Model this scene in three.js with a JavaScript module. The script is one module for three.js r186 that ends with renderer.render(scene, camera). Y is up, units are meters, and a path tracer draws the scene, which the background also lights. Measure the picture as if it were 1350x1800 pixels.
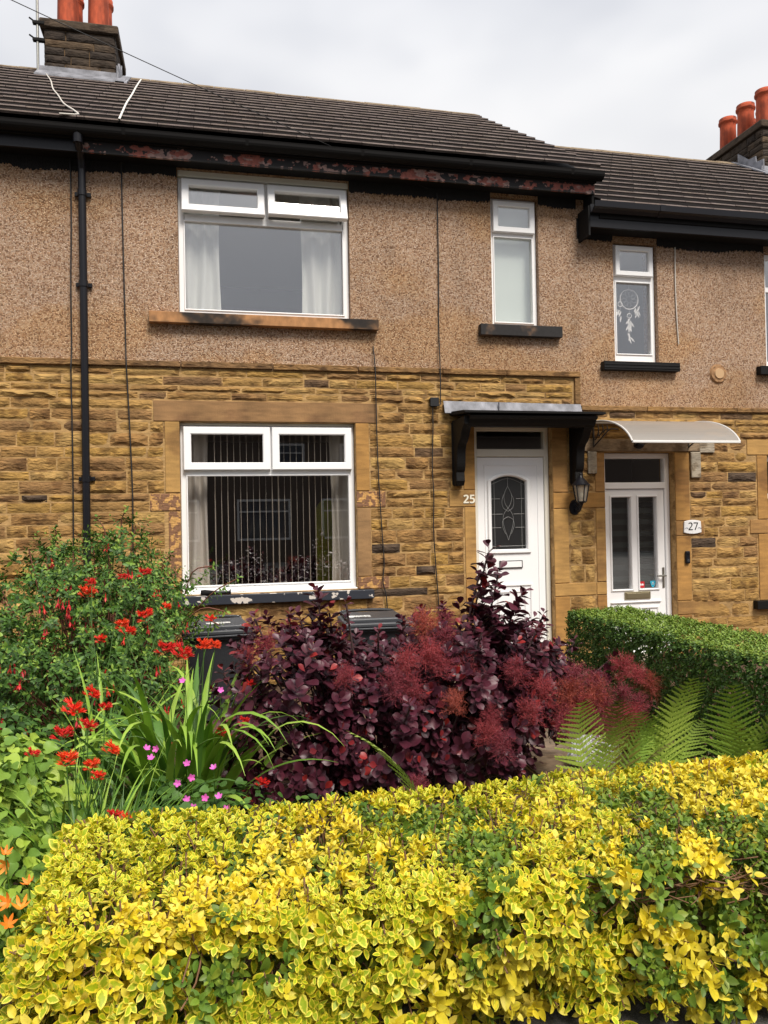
import * as THREE from 'three';
import { RoundedBoxGeometry } from 'three/addons/geometries/RoundedBoxGeometry.js';
import { TextGeometry } from 'three/addons/geometries/TextGeometry.js';
import { FontLoader } from 'three/addons/loaders/FontLoader.js';
import { mergeGeometries } from 'three/addons/utils/BufferGeometryUtils.js';

// ---------------------------------------------------------------- camera, sky, sun, exposure
const scene = new THREE.Scene();
const D2R = Math.PI / 180;
const camera = new THREE.PerspectiveCamera(67.34, 0.75, 0.05, 200);
camera.rotation.order = 'YXZ';
camera.position.set(0, 1.65, 7.9);
camera.rotation.set(0.596 * D2R, -12.787 * D2R, -1.072 * D2R);

const renderer = new THREE.WebGLRenderer({ antialias: true });
renderer.toneMapping = THREE.LinearToneMapping;
renderer.toneMappingExposure = 3.0;
renderer.shadowMap.enabled = true;

const sun = new THREE.DirectionalLight(0xfff7ec, 1.5);
sun.position.set(5, 17, 14);
sun.target.position.set(1.5, 1, 2);
sun.castShadow = true; sun.shadow.radius = 40;
Object.assign(sun.shadow.camera, { left: -14, right: 14, top: 14, bottom: -14, near: 1, far: 60 });
sun.shadow.mapSize.set(2048, 2048);
scene.add(sun, sun.target);

function rng(seed) { let a = seed >>> 0; return () => { a |= 0; a = a + 0x6D2B79F5 | 0; let t = Math.imul(a ^ a >>> 15, 1 | a); t = t + Math.imul(t ^ t >>> 7, 61 | t) ^ t; return ((t ^ t >>> 14) >>> 0) / 4294967296; }; }
const hash = (x, y, s) => { let h = Math.imul(x, 374761393) + Math.imul(y, 668265263) + Math.imul(s, 974634777) | 0; h = Math.imul(h ^ h >>> 13, 1274126177); return ((h ^ h >>> 16) >>> 0) / 4294967296; };
const mod = (a, n) => ((a % n) + n) % n, lerp = (a, b, t) => a + (b - a) * t, clamp = (x, a = 0, b = 1) => Math.min(b, Math.max(a, x));
const sstep = (a, b, x) => { const t = clamp((x - a) / (b - a)); return t * t * (3 - 2 * t); };
// value noise, periodic in px, py cells
function vn(x, y, px, py, s) {
  const x0 = Math.floor(x), y0 = Math.floor(y), fx = x - x0, fy = y - y0, u = fx * fx * (3 - 2 * fx), v = fy * fy * (3 - 2 * fy);
  const a = mod(x0, px), b = mod(x0 + 1, px), c = mod(y0, py), d = mod(y0 + 1, py);
  return lerp(lerp(hash(a, c, s), hash(b, c, s), u), lerp(hash(a, d, s), hash(b, d, s), u), v);
}
function fbm(x, y, px, py, s, oct = 4) { let r = 0, a = 0.5, n = 0; for (let i = 0; i < oct; i++) { r += a * vn(x, y, px, py, s + i * 17); n += a; a *= 0.5; x *= 2; y *= 2; px *= 2; py *= 2; } return r / n; }
const n3 = (x, y, z, s) => (vn(x + z * 0.71, y + 13.7, 4096, 4096, s) + vn(y - z * 0.53 + 5.1, z + x * 0.37, 4096, 4096, s + 3)) * 0.5;

{ // overcast sky: pale grey cloud sheet with soft darker and lighter patches, brighter towards the zenith as overcast skies are
  const W = 1024, H = 512, d = new Float32Array(W * H * 4);
  for (let j = 0; j < H; j++) for (let i = 0; i < W; i++) {
    const el = ((j + 0.5) / H - 0.5) * Math.PI, u = i / W, s = Math.max(0, Math.sin(el));
    const v = (j / H) * 14;
    let c = fbm(u * 12, v, 12, 4096, 5, 5), c2 = fbm(u * 26 + c * 1.5, v * 2.1, 26, 4096, 31, 4);
    c = sstep(0.3, 0.72, c * 0.7 + c2 * 0.3);
    let L = (0.204 + 0.215 * s) * (0.79 + 0.27 * c);
    if (el < 0) L = 0.2;
    const o = (j * W + i) * 4; const w = 0.35 + 0.65 * c;
    d[o] = L * lerp(0.90, 1.0, w); d[o + 1] = L * lerp(0.94, 0.997, w); d[o + 2] = L * lerp(1.05, 1.01, w); d[o + 3] = 1;
  }
  const t = new THREE.DataTexture(d, W, H, THREE.RGBAFormat, THREE.FloatType);
  t.mapping = THREE.EquirectangularReflectionMapping; t.magFilter = t.minFilter = THREE.LinearFilter; t.needsUpdate = true;
  scene.background = t; scene.environment = t;
}

// ---------------------------------------------------------------- helpers
const taken = {};
function numbered(n) { const k = taken[n] = (taken[n] ?? -1) + 1; return k ? n + '_' + String(k).padStart(3, '0') : n; }
function thing(name, label, category, group, pos = [0, 0, 0]) { const g = new THREE.Group(); g.name = numbered(name); g.position.set(...pos); g.userData = { label, category }; if (group) g.userData.group = group; scene.add(g); return g; }
function part(name, parent) { const g = new THREE.Group(); g.name = name; parent.add(g); return g; }
function mesh(name, geo, m, parent) {
  if (Array.isArray(geo)) geo = merge(geo);
  const o = new THREE.Mesh(geo, m); o.name = name; o.castShadow = o.receiveShadow = true; parent.add(o); return o;
}
function thingMesh(name, geo, m, label, category, group) { const o = mesh(numbered(name), geo, m, scene); o.userData = { label, category }; if (group) o.userData.group = group; return o; }
function structure(name, geo, m) { const o = mesh(name, geo, m, scene); o.userData.kind = 'structure'; return o; }
function merge(list) { return mergeGeometries(list.map((g) => { g = g.index ? g.toNonIndexed() : g; for (const k of Object.keys(g.attributes)) if (!['position', 'normal', 'uv'].includes(k)) g.deleteAttribute(k); return g; })); }
// texture coordinates in metres, projected along each face's main axis
function metric(g, ox = 0, oy = 0) {
  if (g.index) g = g.toNonIndexed();
  const p = g.attributes.position, n = p.count, uv = new Float32Array(n * 2), a = new THREE.Vector3(), b = new THREE.Vector3(), c = new THREE.Vector3();
  for (let i = 0; i < n; i += 3) {
    a.fromBufferAttribute(p, i); b.fromBufferAttribute(p, i + 1); c.fromBufferAttribute(p, i + 2);
    const m = b.clone().sub(a).cross(c.clone().sub(a)), ax = Math.abs(m.x), ay = Math.abs(m.y), az = Math.abs(m.z);
    [a, b, c].forEach((q, k) => { const [u, v] = az >= ax && az >= ay ? [q.x, q.y] : ax > ay ? [q.z, q.y] : [q.x, q.z]; uv[(i + k) * 2] = u + ox; uv[(i + k) * 2 + 1] = v + oy; });
  }
  g.setAttribute('uv', new THREE.BufferAttribute(uv, 2)); return g;
}
// box between corners, edges rounded by r
function bx(x0, x1, y0, y1, z0, z1, r = 0.003) {
  const w = x1 - x0, h = y1 - y0, d = z1 - z0;
  const g = r > 0 ? new RoundedBoxGeometry(w, h, d, 1, Math.min(r, w * 0.45, h * 0.45, d * 0.45)) : new THREE.BoxGeometry(w, h, d);
  return metric(g.translate((x0 + x1) / 2, (y0 + y1) / 2, (z0 + z1) / 2));
}
function shapeRect(x0, x1, y0, y1, C = THREE.Shape) { const s = new C(); s.moveTo(x0, y0); s.lineTo(x1, y0); s.lineTo(x1, y1); s.lineTo(x0, y1); s.closePath(); return s; }
function extrude(shape, z0, z1, bevel = 0, curve = 10) {
  const g = new THREE.ExtrudeGeometry(shape, { depth: z1 - z0 - 2 * bevel, bevelEnabled: bevel > 0, bevelSize: bevel, bevelThickness: bevel, bevelOffset: -bevel, bevelSegments: 1, curveSegments: curve });
  return metric(g.translate(0, 0, z0 + bevel));
}
function ring(x0, x1, y0, y1, w, z0, z1, bevel = 0.006) { const s = shapeRect(x0, x1, y0, y1); s.holes.push(shapeRect(x0 + w, x1 - w, y0 + w, y1 - w, THREE.Path)); return extrude(s, z0, z1, bevel); }
// extrude a (z, y) profile along x
function alongX(pts, x0, x1, bevel = 0) {
  const s = new THREE.Shape(); pts.forEach(([z, y], i) => i ? s.lineTo(-z, y) : s.moveTo(-z, y)); s.closePath();
  const g = new THREE.ExtrudeGeometry(s, { depth: x1 - x0 - 2 * bevel, bevelEnabled: bevel > 0, bevelSize: bevel, bevelThickness: bevel, bevelOffset: -bevel, bevelSegments: 1 });
  return metric(g.rotateY(Math.PI / 2).translate(x0 + bevel, 0, 0));
}
const V = (x, y, z) => new THREE.Vector3(x, y, z);
function tube(pts, r, seg = 24, rad = 6, closed = false) { return new THREE.TubeGeometry(new THREE.CatmullRomCurve3(pts.map((p) => V(...p)), closed, 'centripetal'), seg, r, rad, closed); }
const lin = (r, g, b) => new THREE.Color().setRGB(r, g, b);
const srgb = (r, g, b) => new THREE.Color().setRGB(r / 255, g / 255, b / 255, THREE.SRGBColorSpace);
function std(color, roughness = 0.8, more = {}) { return new THREE.MeshStandardMaterial({ color, roughness, ...more }); }
// a computed texture: f(u, v, x, y) -> [r, g, b] (0..255) or a grey
function tex(W, H, size, f, isColor = true) {
  const d = new Uint8Array(W * H * 4);
  for (let y = 0; y < H; y++) for (let x = 0; x < W; x++) { const v = f(x / W, y / H, x, y), o = (y * W + x) * 4; if (v.length) { d[o] = v[0]; d[o + 1] = v[1]; d[o + 2] = v[2]; } else d[o] = d[o + 1] = d[o + 2] = v; d[o + 3] = 255; }
  const t = new THREE.DataTexture(d, W, H); t.wrapS = t.wrapT = THREE.RepeatWrapping; t.magFilter = THREE.LinearFilter; t.minFilter = THREE.LinearMipmapLinearFilter; t.generateMipmaps = true;
  if (isColor) t.colorSpace = THREE.SRGBColorSpace;
  const [sx, sy] = Array.isArray(size) ? size : [size, size]; t.repeat.set(1 / sx, 1 / sy); t.needsUpdate = true; return t;
}
const font = await new FontLoader().loadAsync('fonts/droid/droid_sans_bold.typeface.json');
const fontThin = await new FontLoader().loadAsync('fonts/droid/droid_sans_regular.typeface.json');

// ---------------------------------------------------------------- materials
// pebbledash: small stones set close together in a pale render; colour and height from one cell pattern
const PW = 2048, PH = 1024, PSX = 6, PSY = 3, PC = 480;   // 480 cells across 6 m
const pebH = new Uint8Array(PW * PH), pebC = new Uint8Array(PW * PH * 3);
{
  const pal = [[204, 172, 138], [194, 158, 122], [212, 184, 154], [182, 144, 108], [198, 164, 132], [220, 196, 168], [156, 120, 90], [208, 180, 150], [130, 98, 72]];
  for (let y = 0; y < PH; y++) for (let x = 0; x < PW; x++) {
    const cx = x / PW * PC, cy = y / PH * PC / 2, ix = Math.floor(cx), iy = Math.floor(cy);
    let best = 9, second = 9, id = 0;
    for (let j = -1; j <= 1; j++) for (let i = -1; i <= 1; i++) {
      const a = mod(ix + i, PC), b = mod(iy + j, PC / 2), qx = ix + i + 0.1 + 0.8 * hash(a, b, 1), qy = iy + j + 0.1 + 0.8 * hash(a, b, 2), e = (qx - cx) ** 2 + (qy - cy) ** 2 * 1.2;
      if (e < best) { second = best; best = e; id = a * 1000 + b; } else if (e < second) second = e;
    }
    const edge = Math.sqrt(second) - Math.sqrt(best), h = sstep(0, 0.5, edge) * (0.45 + 0.55 * hash(id, 3, 7));
    const o = y * PW + x, p = pal[Math.floor(hash(id, 5, 9) ** 1.1 * pal.length)], b = fbm(x / PW * 10, y / PH * 5, 10, 5, 77, 4), st = fbm(x / PW * 34, y / PH * 4, 34, 4, 99, 4);
    const k = (0.93 + 0.16 * b) * (st > 0.62 ? 1 - (st - 0.62) * 0.4 : 1), m = sstep(0.02, 0.22, edge);
    const warm = sstep(0.42, 0.62, fbm(x / PW * 6, y / PH * 5, 6, 5, 55, 4));
    pebH[o] = 255 * h;
    pebC[o * 3] = clamp(lerp(140, p[0], m) * k * lerp(1.0, 1.0, warm), 0, 255); pebC[o * 3 + 1] = clamp(lerp(110, p[1], m) * k * lerp(1.0, 0.96, warm), 0, 255); pebC[o * 3 + 2] = clamp(lerp(86, p[2], m) * k * lerp(1.03, 0.9, warm), 0, 255);
  }
}
const pebMap = tex(PW, PH, [PSX, PSY], (u, v, x, y) => { const o = (y * PW + x) * 3; return [pebC[o], pebC[o + 1], pebC[o + 2]]; });
const pebBump = tex(PW, PH, [PSX, PSY], (u, v, x, y) => pebH[y * PW + x], false);
const M = {};
M.pebble = std(0xffffff, 0.95, { map: pebMap, bumpMap: pebBump, bumpScale: 0.017 });
M.pebbleBlack = std(lin(0.008, 0.0075, 0.0075), 0.85, { bumpMap: pebBump, bumpScale: 0.01 });
// sandstone grain
const grainMap = tex(512, 512, 0.7, (u, v) => { const a = fbm(u * 7, v * 7, 7, 7, 3, 5), b = hash(Math.floor(u * 512), Math.floor(v * 512), 4), s = fbm(u * 16, v * 40, 16, 40, 8, 3), st = sstep(0.56, 0.7, fbm(u * 5, v * 6, 5, 6, 21, 5)), k = 222 + 90 * (a - 0.5) + 26 * (b - 0.5) + 60 * (s - 0.5); const q = clamp(k - st * 44, 0, 255); return [q, q * lerp(0.99, 0.95, st), q * lerp(0.97, 0.88, st)]; });
const smoothMap = tex(512, 512, 1.3, (u, v) => { const a = fbm(u * 5, v * 4, 5, 4, 13, 5), b = hash(Math.floor(u * 512), Math.floor(v * 512), 14), s = fbm(u * 9, v * 60, 9, 60, 18, 3), w = sstep(0.5, 0.68, fbm(u * 3, v * 5, 3, 5, 37, 5)), q = clamp(222 + 84 * (a - 0.5) + 20 * (b - 0.5) + 52 * (s - 0.5) - 34 * w, 0, 255); return [q, q * lerp(0.985, 0.96, w), q * lerp(0.96, 0.95, w)]; });
const grainBump = tex(512, 512, 0.7, (u, v) => { const w = fbm(u * 6, v * 6, 6, 6, 63, 3) * 0.3, rd = 1 - Math.abs(fbm(u * 7, (v + w * 0.12) * 26, 7, 26, 13, 4) - 0.5) * 3.2; return 255 * clamp(0.55 * clamp(rd) + 0.3 * fbm(u * 30, v * 40, 30, 40, 23, 3) + 0.15 * hash(Math.floor(u * 512), Math.floor(v * 512), 5)); }, false);
const smoothBump = tex(256, 256, 0.3, (u, v) => 255 * (0.5 * fbm(u * 30, v * 12, 30, 12, 43, 3) + 0.5 * hash(Math.floor(u * 256), Math.floor(v * 256), 6)), false);
const stoneTints = [[180, 142, 82], [174, 136, 76], [188, 152, 92], [168, 130, 76], [160, 122, 72], [152, 116, 72], [178, 140, 74], [136, 104, 68], [122, 94, 64], [194, 158, 94], [112, 86, 60], [84, 68, 54]];
M.stones = stoneTints.map((c) => std(srgb(...c), 0.92, { map: grainMap, bumpMap: grainBump, bumpScale: 0.012 }));
M.mortar = std(srgb(192, 156, 104), 0.95, { map: grainMap, bumpMap: grainBump, bumpScale: 0.004 });
M.dressed = [[190, 144, 80], [182, 139, 84], [170, 134, 92], [200, 158, 94]].map((c) => std(srgb(...c), 0.9, { map: smoothMap, bumpMap: smoothBump, bumpScale: 0.002 }));
M.lintel = std(srgb(160, 124, 84), 0.9, { map: smoothMap, bumpMap: smoothBump, bumpScale: 0.002 });
M.greyLintel = std(srgb(150, 130, 106), 0.92, { map: grainMap, bumpMap: grainBump, bumpScale: 0.006 });
M.cement = std(srgb(176, 166, 150), 0.95, { map: grainMap, bumpMap: grainBump, bumpScale: 0.006 });
// jambs with dark crust worn through to pale stone
const wornMap = tex(256, 512, [0.3, 0.6], (u, v) => { const a = fbm(u * 9, v * 18, 9, 18, 61, 5), m = sstep(0.52, 0.56, a + 0.1 * (hash(Math.floor(u * 256), Math.floor(v * 512), 2) - 0.5)), g = 0.85 + 0.3 * fbm(u * 20, v * 40, 20, 40, 9, 3); return [lerp(128, 196, m) * g, lerp(92, 150, m) * g, lerp(66, 88, m) * g].map((x) => clamp(x, 0, 255)); });
M.worn = std(0xffffff, 0.9, { map: wornMap, bumpMap: grainBump, bumpScale: 0.006 });
// sandstone sill with black sooty stains
const sootMap = tex(512, 128, [2.4, 0.6], (u, v) => { const a = fbm(u * 6, v * 2, 6, 2, 71, 5), m = sstep(0.5, 0.72, a), g = 0.85 + 0.3 * fbm(u * 60, v * 10, 60, 10, 5, 3); return [lerp(168, 40, m) * g, lerp(122, 34, m) * g, lerp(80, 30, m) * g].map((x) => clamp(x, 0, 255)); });
M.sootSill = std(0xffffff, 0.9, { map: sootMap, bumpMap: smoothBump, bumpScale: 0.002 });
const darkSillMap = tex(256, 128, [1.0, 0.5], (u, v) => { const m = sstep(0.56, 0.7, fbm(u * 5, v * 2.5, 5, 3, 91, 4)), g = 0.8 + 0.4 * fbm(u * 40, v * 20, 40, 20, 5, 3); return [lerp(30, 90, m) * g, lerp(27, 68, m) * g, lerp(27, 50, m) * g]; });
M.darkSill = std(0xffffff, 0.8, { map: darkSillMap });
// dark paint flaking off a pale ground
const flakeMap = tex(1024, 128, [2.0, 0.25], (u, v) => { const a = fbm(u * 26, v * 4, 26, 4, 47, 5), low = sstep(0.55, 0.1, mod(v, 1)) * 0.0, m = a + low > 0.68 ? 1 : 0, g = 0.9 + 0.2 * hash(Math.floor(u * 1024), Math.floor(v * 128), 3); return [lerp(38, 205, m) * g, lerp(42, 196, m) * g, lerp(52, 186, m) * g]; });
M.flaked = std(0xffffff, 0.6, { map: flakeMap });
const peelMap = tex(2048, 64, [6, 0.2], (u, v) => { const a = fbm(u * 150, v * 5, 150, 5, 17, 4), z = fbm(u * 14, 0, 14, 4, 23, 4), m = a + z > 1.15 - 0.12 * (v < 0.4 ? 1 : -1) ? 1 : 0, k = fbm(u * 60, v * 4, 60, 4, 3, 3), g = 0.8 + 0.4 * fbm(u * 300, v * 8, 300, 8, 6, 2); return m ? (k > 0.55 ? [150 * g, 120 * g, 112 * g] : [140 * g, 78 * g, 66 * g]) : [24 * g, 22 * g, 23 * g]; });
M.peel = std(0xffffff, 0.7, { map: peelMap });
M.white = std(srgb(243, 243, 243), 0.35); M.whiteWarm = std(srgb(226, 222, 208), 0.45); M.gasket = std(lin(0.02, 0.02, 0.02), 0.7);
M.black = std(lin(0.009, 0.009, 0.01), 0.45); M.blackMatt = new THREE.MeshPhysicalMaterial({ color: lin(0.008, 0.0075, 0.0075), roughness: 0.75, specularIntensity: 0.35 }); M.blackGloss = new THREE.MeshPhysicalMaterial({ color: lin(0.009, 0.009, 0.012), roughness: 0.35, specularIntensity: 0.6 });
M.blackWood = new THREE.MeshPhysicalMaterial({ color: lin(0.007, 0.0065, 0.0065), roughness: 0.55, specularIntensity: 0.4, bumpMap: smoothBump, bumpScale: 0.002 });
M.glass = new THREE.MeshPhysicalMaterial({ color: 0xffffff, transmission: 1, thickness: 0, roughness: 0.0, ior: 2.6 });   // sealed double glazing mirrors about twice as much as one sheet
M.glassFrost = new THREE.MeshPhysicalMaterial({ color: srgb(150, 150, 150), transmission: 1, thickness: 0, roughness: 0.45, ior: 1.6 });
M.lead = std(srgb(186, 187, 192), 0.55, { metalness: 0.15, map: tex(256, 256, 0.8, (u, v) => { const k = 175 + 110 * (fbm(u * 8, v * 8, 8, 8, 5, 5) - 0.5); return [k, k, k * 1.02]; }), bumpMap: smoothBump, bumpScale: 0.004 });
M.steel = std(srgb(170, 168, 160), 0.3, { metalness: 0.9 }); M.brassy = std(srgb(170, 160, 130), 0.35, { metalness: 0.8 });
M.terracotta = std(srgb(196, 88, 52), 0.85, { map: grainMap, bumpMap: smoothBump, bumpScale: 0.002 });
M.curtain = new THREE.MeshPhysicalMaterial({ color: srgb(238, 240, 234), roughness: 1, transmission: 0.25, thickness: 0 });
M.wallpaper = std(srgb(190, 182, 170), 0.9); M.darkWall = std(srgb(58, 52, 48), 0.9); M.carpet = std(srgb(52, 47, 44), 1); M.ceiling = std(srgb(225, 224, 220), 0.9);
M.cable = std(lin(0.012, 0.011, 0.011), 0.6); M.cablePale = std(srgb(196, 190, 180), 0.6);
const tileMap = tex(512, 512, 0.9, (u, v) => { const a = fbm(u * 9, v * 9, 9, 9, 33, 5), l = fbm(u * 30, v * 30, 30, 30, 14, 3), g = hash(Math.floor(u * 512), Math.floor(v * 512), 8), m = sstep(0.6, 0.7, l) * 0.35; const k = 0.86 + 0.26 * a + 0.16 * (g - 0.5); return [203 * k + 30 * m, 201 * k + 34 * m, 200 * k + 18 * m].map((x) => clamp(x, 0, 255)); });
M.tile = [0, 1, 2, 3, 4].map(() => new THREE.MeshPhysicalMaterial({ roughness: 1, specularIntensity: 0.08, map: tileMap, bumpMap: grainBump, bumpScale: 0.004, vertexColors: true }));
M.ridge = std(srgb(150, 132, 108), 0.95, { map: grainMap, bumpMap: grainBump, bumpScale: 0.012 });
M.sootStone = [[84, 70, 56], [70, 58, 46], [98, 80, 60], [62, 52, 44]].map((c) => std(srgb(...c), 0.95, { map: grainMap, bumpMap: grainBump, bumpScale: 0.01 }));
M.sootMortar = std(srgb(128, 104, 76), 0.95, { map: grainMap });
// ---------------------------------------------------------------- ground
const soilMap = tex(512, 512, 1.1, (u, v) => { const a = fbm(u * 12, v * 12, 12, 12, 2, 5), g = hash(Math.floor(u * 512), Math.floor(v * 512), 1), k = 0.6 + 0.7 * a + 0.2 * (g - 0.5); return [92 * k, 68 * k, 50 * k]; });
const soilBump = tex(512, 512, 1.1, (u, v) => 255 * clamp(fbm(u * 26, v * 26, 26, 26, 12, 4)), false);
const asphaltMap = tex(512, 512, 0.8, (u, v) => { const g = hash(Math.floor(u * 256), Math.floor(v * 256), 1), a = fbm(u * 6, v * 6, 6, 6, 2, 4), k = 46 + 40 * g * g + 24 * a; return [k, k * 0.97, k * 0.94]; });
M.soil = std(0xffffff, 1, { map: soilMap, bumpMap: soilBump, bumpScale: 0.03 });
M.asphalt = std(0xffffff, 0.95, { map: asphaltMap, bumpMap: asphaltMap, bumpScale: 0.004 });
structure('ground', metric(new THREE.PlaneGeometry(160, 160).rotateX(-Math.PI / 2).translate(0, -0.02, 0)), M.asphalt);
structure('garden_soil', bx(-6, 9.5, -0.3, 0, 0.02, 5.32, 0), M.soil);
M.flag = [[150, 130, 108], [140, 122, 104], [160, 138, 112]].map((c) => std(srgb(...c), 0.9, { map: grainMap, bumpMap: grainBump, bumpScale: 0.006 }));
{
  const path = structure('garden_path', bx(2.0, 2.74, -0.1, 0.006, 0.06, 5.3, 0), M.mortar), r = rng(61);
  for (let k = 0; k < 9; k++) { mesh('paving_slab', bx(2.012, 2.728, -0.03, 0.018 + r() * 0.006, 0.09 + k * 0.58, 0.655 + k * 0.58, 0.006), M.flag[k % 3], path); }
}
structure('road', metric(new THREE.PlaneGeometry(90, 7).rotateX(-Math.PI / 2).translate(0, -0.012, 12.2)), M.asphalt);

// ---------------------------------------------------------------- masonry
function stoneGeo(L, H, seed) {
  const nx = Math.max(4, Math.round(L / 0.05)), ny = H < 0.1 ? 3 : 4, pos = [], uv = [], idx = [], id = (i, j) => j * (nx + 1) + i;
  const r = rng(seed), ox = r() * 20, oy = r() * 20, lip = 0.3 + 0.4 * r(), deep = 0.5 + r() * 0.9;
  for (let j = 0; j <= ny; j++) for (let i = 0; i <= nx; i++) {
    const inner = i > 0 && i < nx && j > 0 && j < ny;
    let x = i / nx * L, y = j / ny * H;
    if (inner) { x += (r() - 0.5) * 0.02; y += (r() - 0.5) * H * 0.16; } else { if (i > 0 && i < nx) y += (r() - 0.5) * 0.006; if (j > 0 && j < ny) x += (r() - 0.5) * 0.006; }
    const e = Math.min(x, L - x, y * 1.2, (H - y) * 1.2), s = sstep(0, 0.014, e), q = vn(x * 9 + ox, oy, 999, 999, 3), ridge = 1 - Math.abs(y / H - lip - (q - 0.5) * 0.5) * 2.4;
    const z = s * (0.003 + deep * (0.012 * clamp(ridge * 1.6) + 0.015 * vn(x * 26 + ox, y * 40 + oy, 999, 999, 5)));
    pos.push(x - L / 2, y - H / 2, 0.0035 + (inner ? z : 0.002 * r())); uv.push(x + ox, y + oy);
  }
  for (let j = 0; j < ny; j++) for (let i = 0; i < nx; i++) { const a = id(i, j), b = id(i + 1, j), c = id(i + 1, j + 1), d = id(i, j + 1); if (r() < 0.5) idx.push(a, b, c, a, c, d); else idx.push(a, b, d, b, c, d); }
  // sides run back into the joint
  const rim = []; for (let i = 0; i < nx; i++) rim.push(id(i, 0)); for (let j = 0; j < ny; j++) rim.push(id(nx, j)); for (let i = nx; i > 0; i--) rim.push(id(i, ny)); for (let j = ny; j > 0; j--) rim.push(id(0, j));
  const base = pos.length / 3; rim.forEach((k) => { pos.push(pos[k * 3], pos[k * 3 + 1], -0.03); uv.push(uv[k * 2], uv[k * 2 + 1] + 0.03); });
  rim.forEach((k, n) => { const m = (n + 1) % rim.length, k2 = rim[m]; idx.push(k2, k, base + n, k2, base + n, base + m); });
  let g = new THREE.BufferGeometry(); g.setAttribute('position', new THREE.Float32BufferAttribute(pos, 3)); g.setAttribute('uv', new THREE.Float32BufferAttribute(uv, 2)); g.setIndex(idx);
  g = g.toNonIndexed(); g.computeVertexNormals(); return g;
}
const stoneSet = {}; let stoneSeed = 11;
function stoneFor(L, H, r) {
  const l = [0.14, 0.2, 0.28, 0.36, 0.46, 0.58].reduce((a, b) => Math.abs(b - L) < Math.abs(a - L) ? b : a), h = H < 0.1 ? 0.078 : 0.122, k = l + '_' + h;
  stoneSet[k] ??= Array.from({ length: 6 }, () => stoneGeo(l, h, stoneSeed++));
  return { g: stoneSet[k][Math.floor(r() * 6)], sx: L / l, sy: H / h };
}
// rows: list of y from top down; blocks: rectangles [x0, x1, y0, y1] kept free
function masonry(parent, x0, x1, rows, blocks, seed, lowest, z = 0, mats = M.stones, name = 'stone', thin = 1) {
  const r = rng(seed), rest = [], J = 0.013;
  for (let k = 0; k + 1 < rows.length; k++) {
    const yt = rows[k] - J / 2, yb = rows[k + 1] + J / 2, H = yt - yb;
    let free = [[x0, x1]];
    for (const [a, b, c, d] of blocks) if (Math.min(d, yt) - Math.max(c, yb) > 0.012) free = free.flatMap(([p, q]) => b <= p || a >= q ? [[p, q]] : [[p, Math.min(q, a)], [Math.max(p, b), q]].filter(([s, t]) => t - s > 0.03));
    for (let [p, q] of free) {
      p += J * 0.5; q -= J * 0.5;
      while (q - p > 0.02) {
        let L = (0.16 + 0.36 * r() ** 1.4) * (H < 0.1 ? 1.25 : 1) * thin; if (q - p - L < 0.12) L = q - p < 0.62 ? q - p : (q - p) * 0.5;
        const s = stoneFor(L, H, r); let m = r(); m = m < 0.8 ? Math.floor(r() * Math.min(7, mats.length)) : Math.floor(r() * mats.length);
        const o = new THREE.Mesh(s.g, mats[m]); o.name = name; o.castShadow = o.receiveShadow = true;
        o.position.set(p + L / 2, (yt + yb) / 2, z + (r() - 0.5) * 0.006); o.scale.set(s.sx, s.sy, 0.5 + 0.45 * r()); if (r() < 0.5) o.rotation.z = Math.PI;
        if (yt < lowest) rest.push([o, m]); else parent.add(o);
        p += L + J;
      }
    }
  }
  if (rest.length) { const list = rest.map(([o]) => { o.updateMatrix(); return o.geometry.clone().applyMatrix4(o.matrix); }); const o = mesh('lower_stones', merge(list), mats[1], parent); o.userData.kind = 'stuff'; }
}
function span(a, b, n, seed) { const r = rng(seed), o = []; for (let i = 0; i < n; i++) o.push(lerp(a, b, i / n) + (i ? (r() - 0.5) * Math.abs(a - b) / n * 0.28 : 0)); return o; }
const rows25 = [...span(3.195, 2.885, 4, 1), ...span(2.885, 2.67, 2, 2), ...span(2.67, 1.955, 6, 3), ...span(1.955, 1.775, 2, 4), ...span(1.775, 0.93, 7, 5), ...span(0.93, 0.84, 1, 6), ...span(0.84, 0, 6, 7), 0];
const rows27 = [...span(2.83, 2.52, 4, 11), ...span(2.52, 2.37, 1, 12), ...span(2.37, 1.915, 4, 13), ...span(1.915, 1.74, 2, 14), ...span(1.74, 0.9, 7, 15), ...span(0.9, 0.76, 1, 16), ...span(0.76, 0, 5, 17), 0];
// wall sheet with openings
function wallSheet(x0, x1, y0, y1, holes, z0, z1) { const s = shapeRect(x0, x1, y0, y1); for (const [a, b, c, d] of holes) s.holes.push(shapeRect(a, b, c, d, THREE.Path)); return extrude(s, z0, z1); }
function dressed(parent, x0, x1, y0, y1, m, name = 'dressed_stone', z1 = 0.012) { return mesh(name, metric(bx(x0, x1, y0, y1, -0.14, z1, 0.005), Math.abs(x0 * 3.7), y0 * 2.3), m, parent); }
// a strip of black paint with a ragged lower edge on the pebbledash
function paintEdge(x0, x1, yTop, yLow, seed) {
  const s = new THREE.Shape(), r = rng(seed); s.moveTo(x0, yTop); s.lineTo(x0, yLow);
  const n = Math.round((x1 - x0) / 0.008); for (let i = 1; i <= n; i++) s.lineTo(x0 + (x1 - x0) * i / n, yLow + (r() - 0.5) * 0.03 + (vn(i * 0.03, 0, 999, 9, seed) - 0.5) * 0.05);
  s.lineTo(x1, yTop); s.closePath(); return extrude(s, 0.001, 0.006);
}

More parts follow.
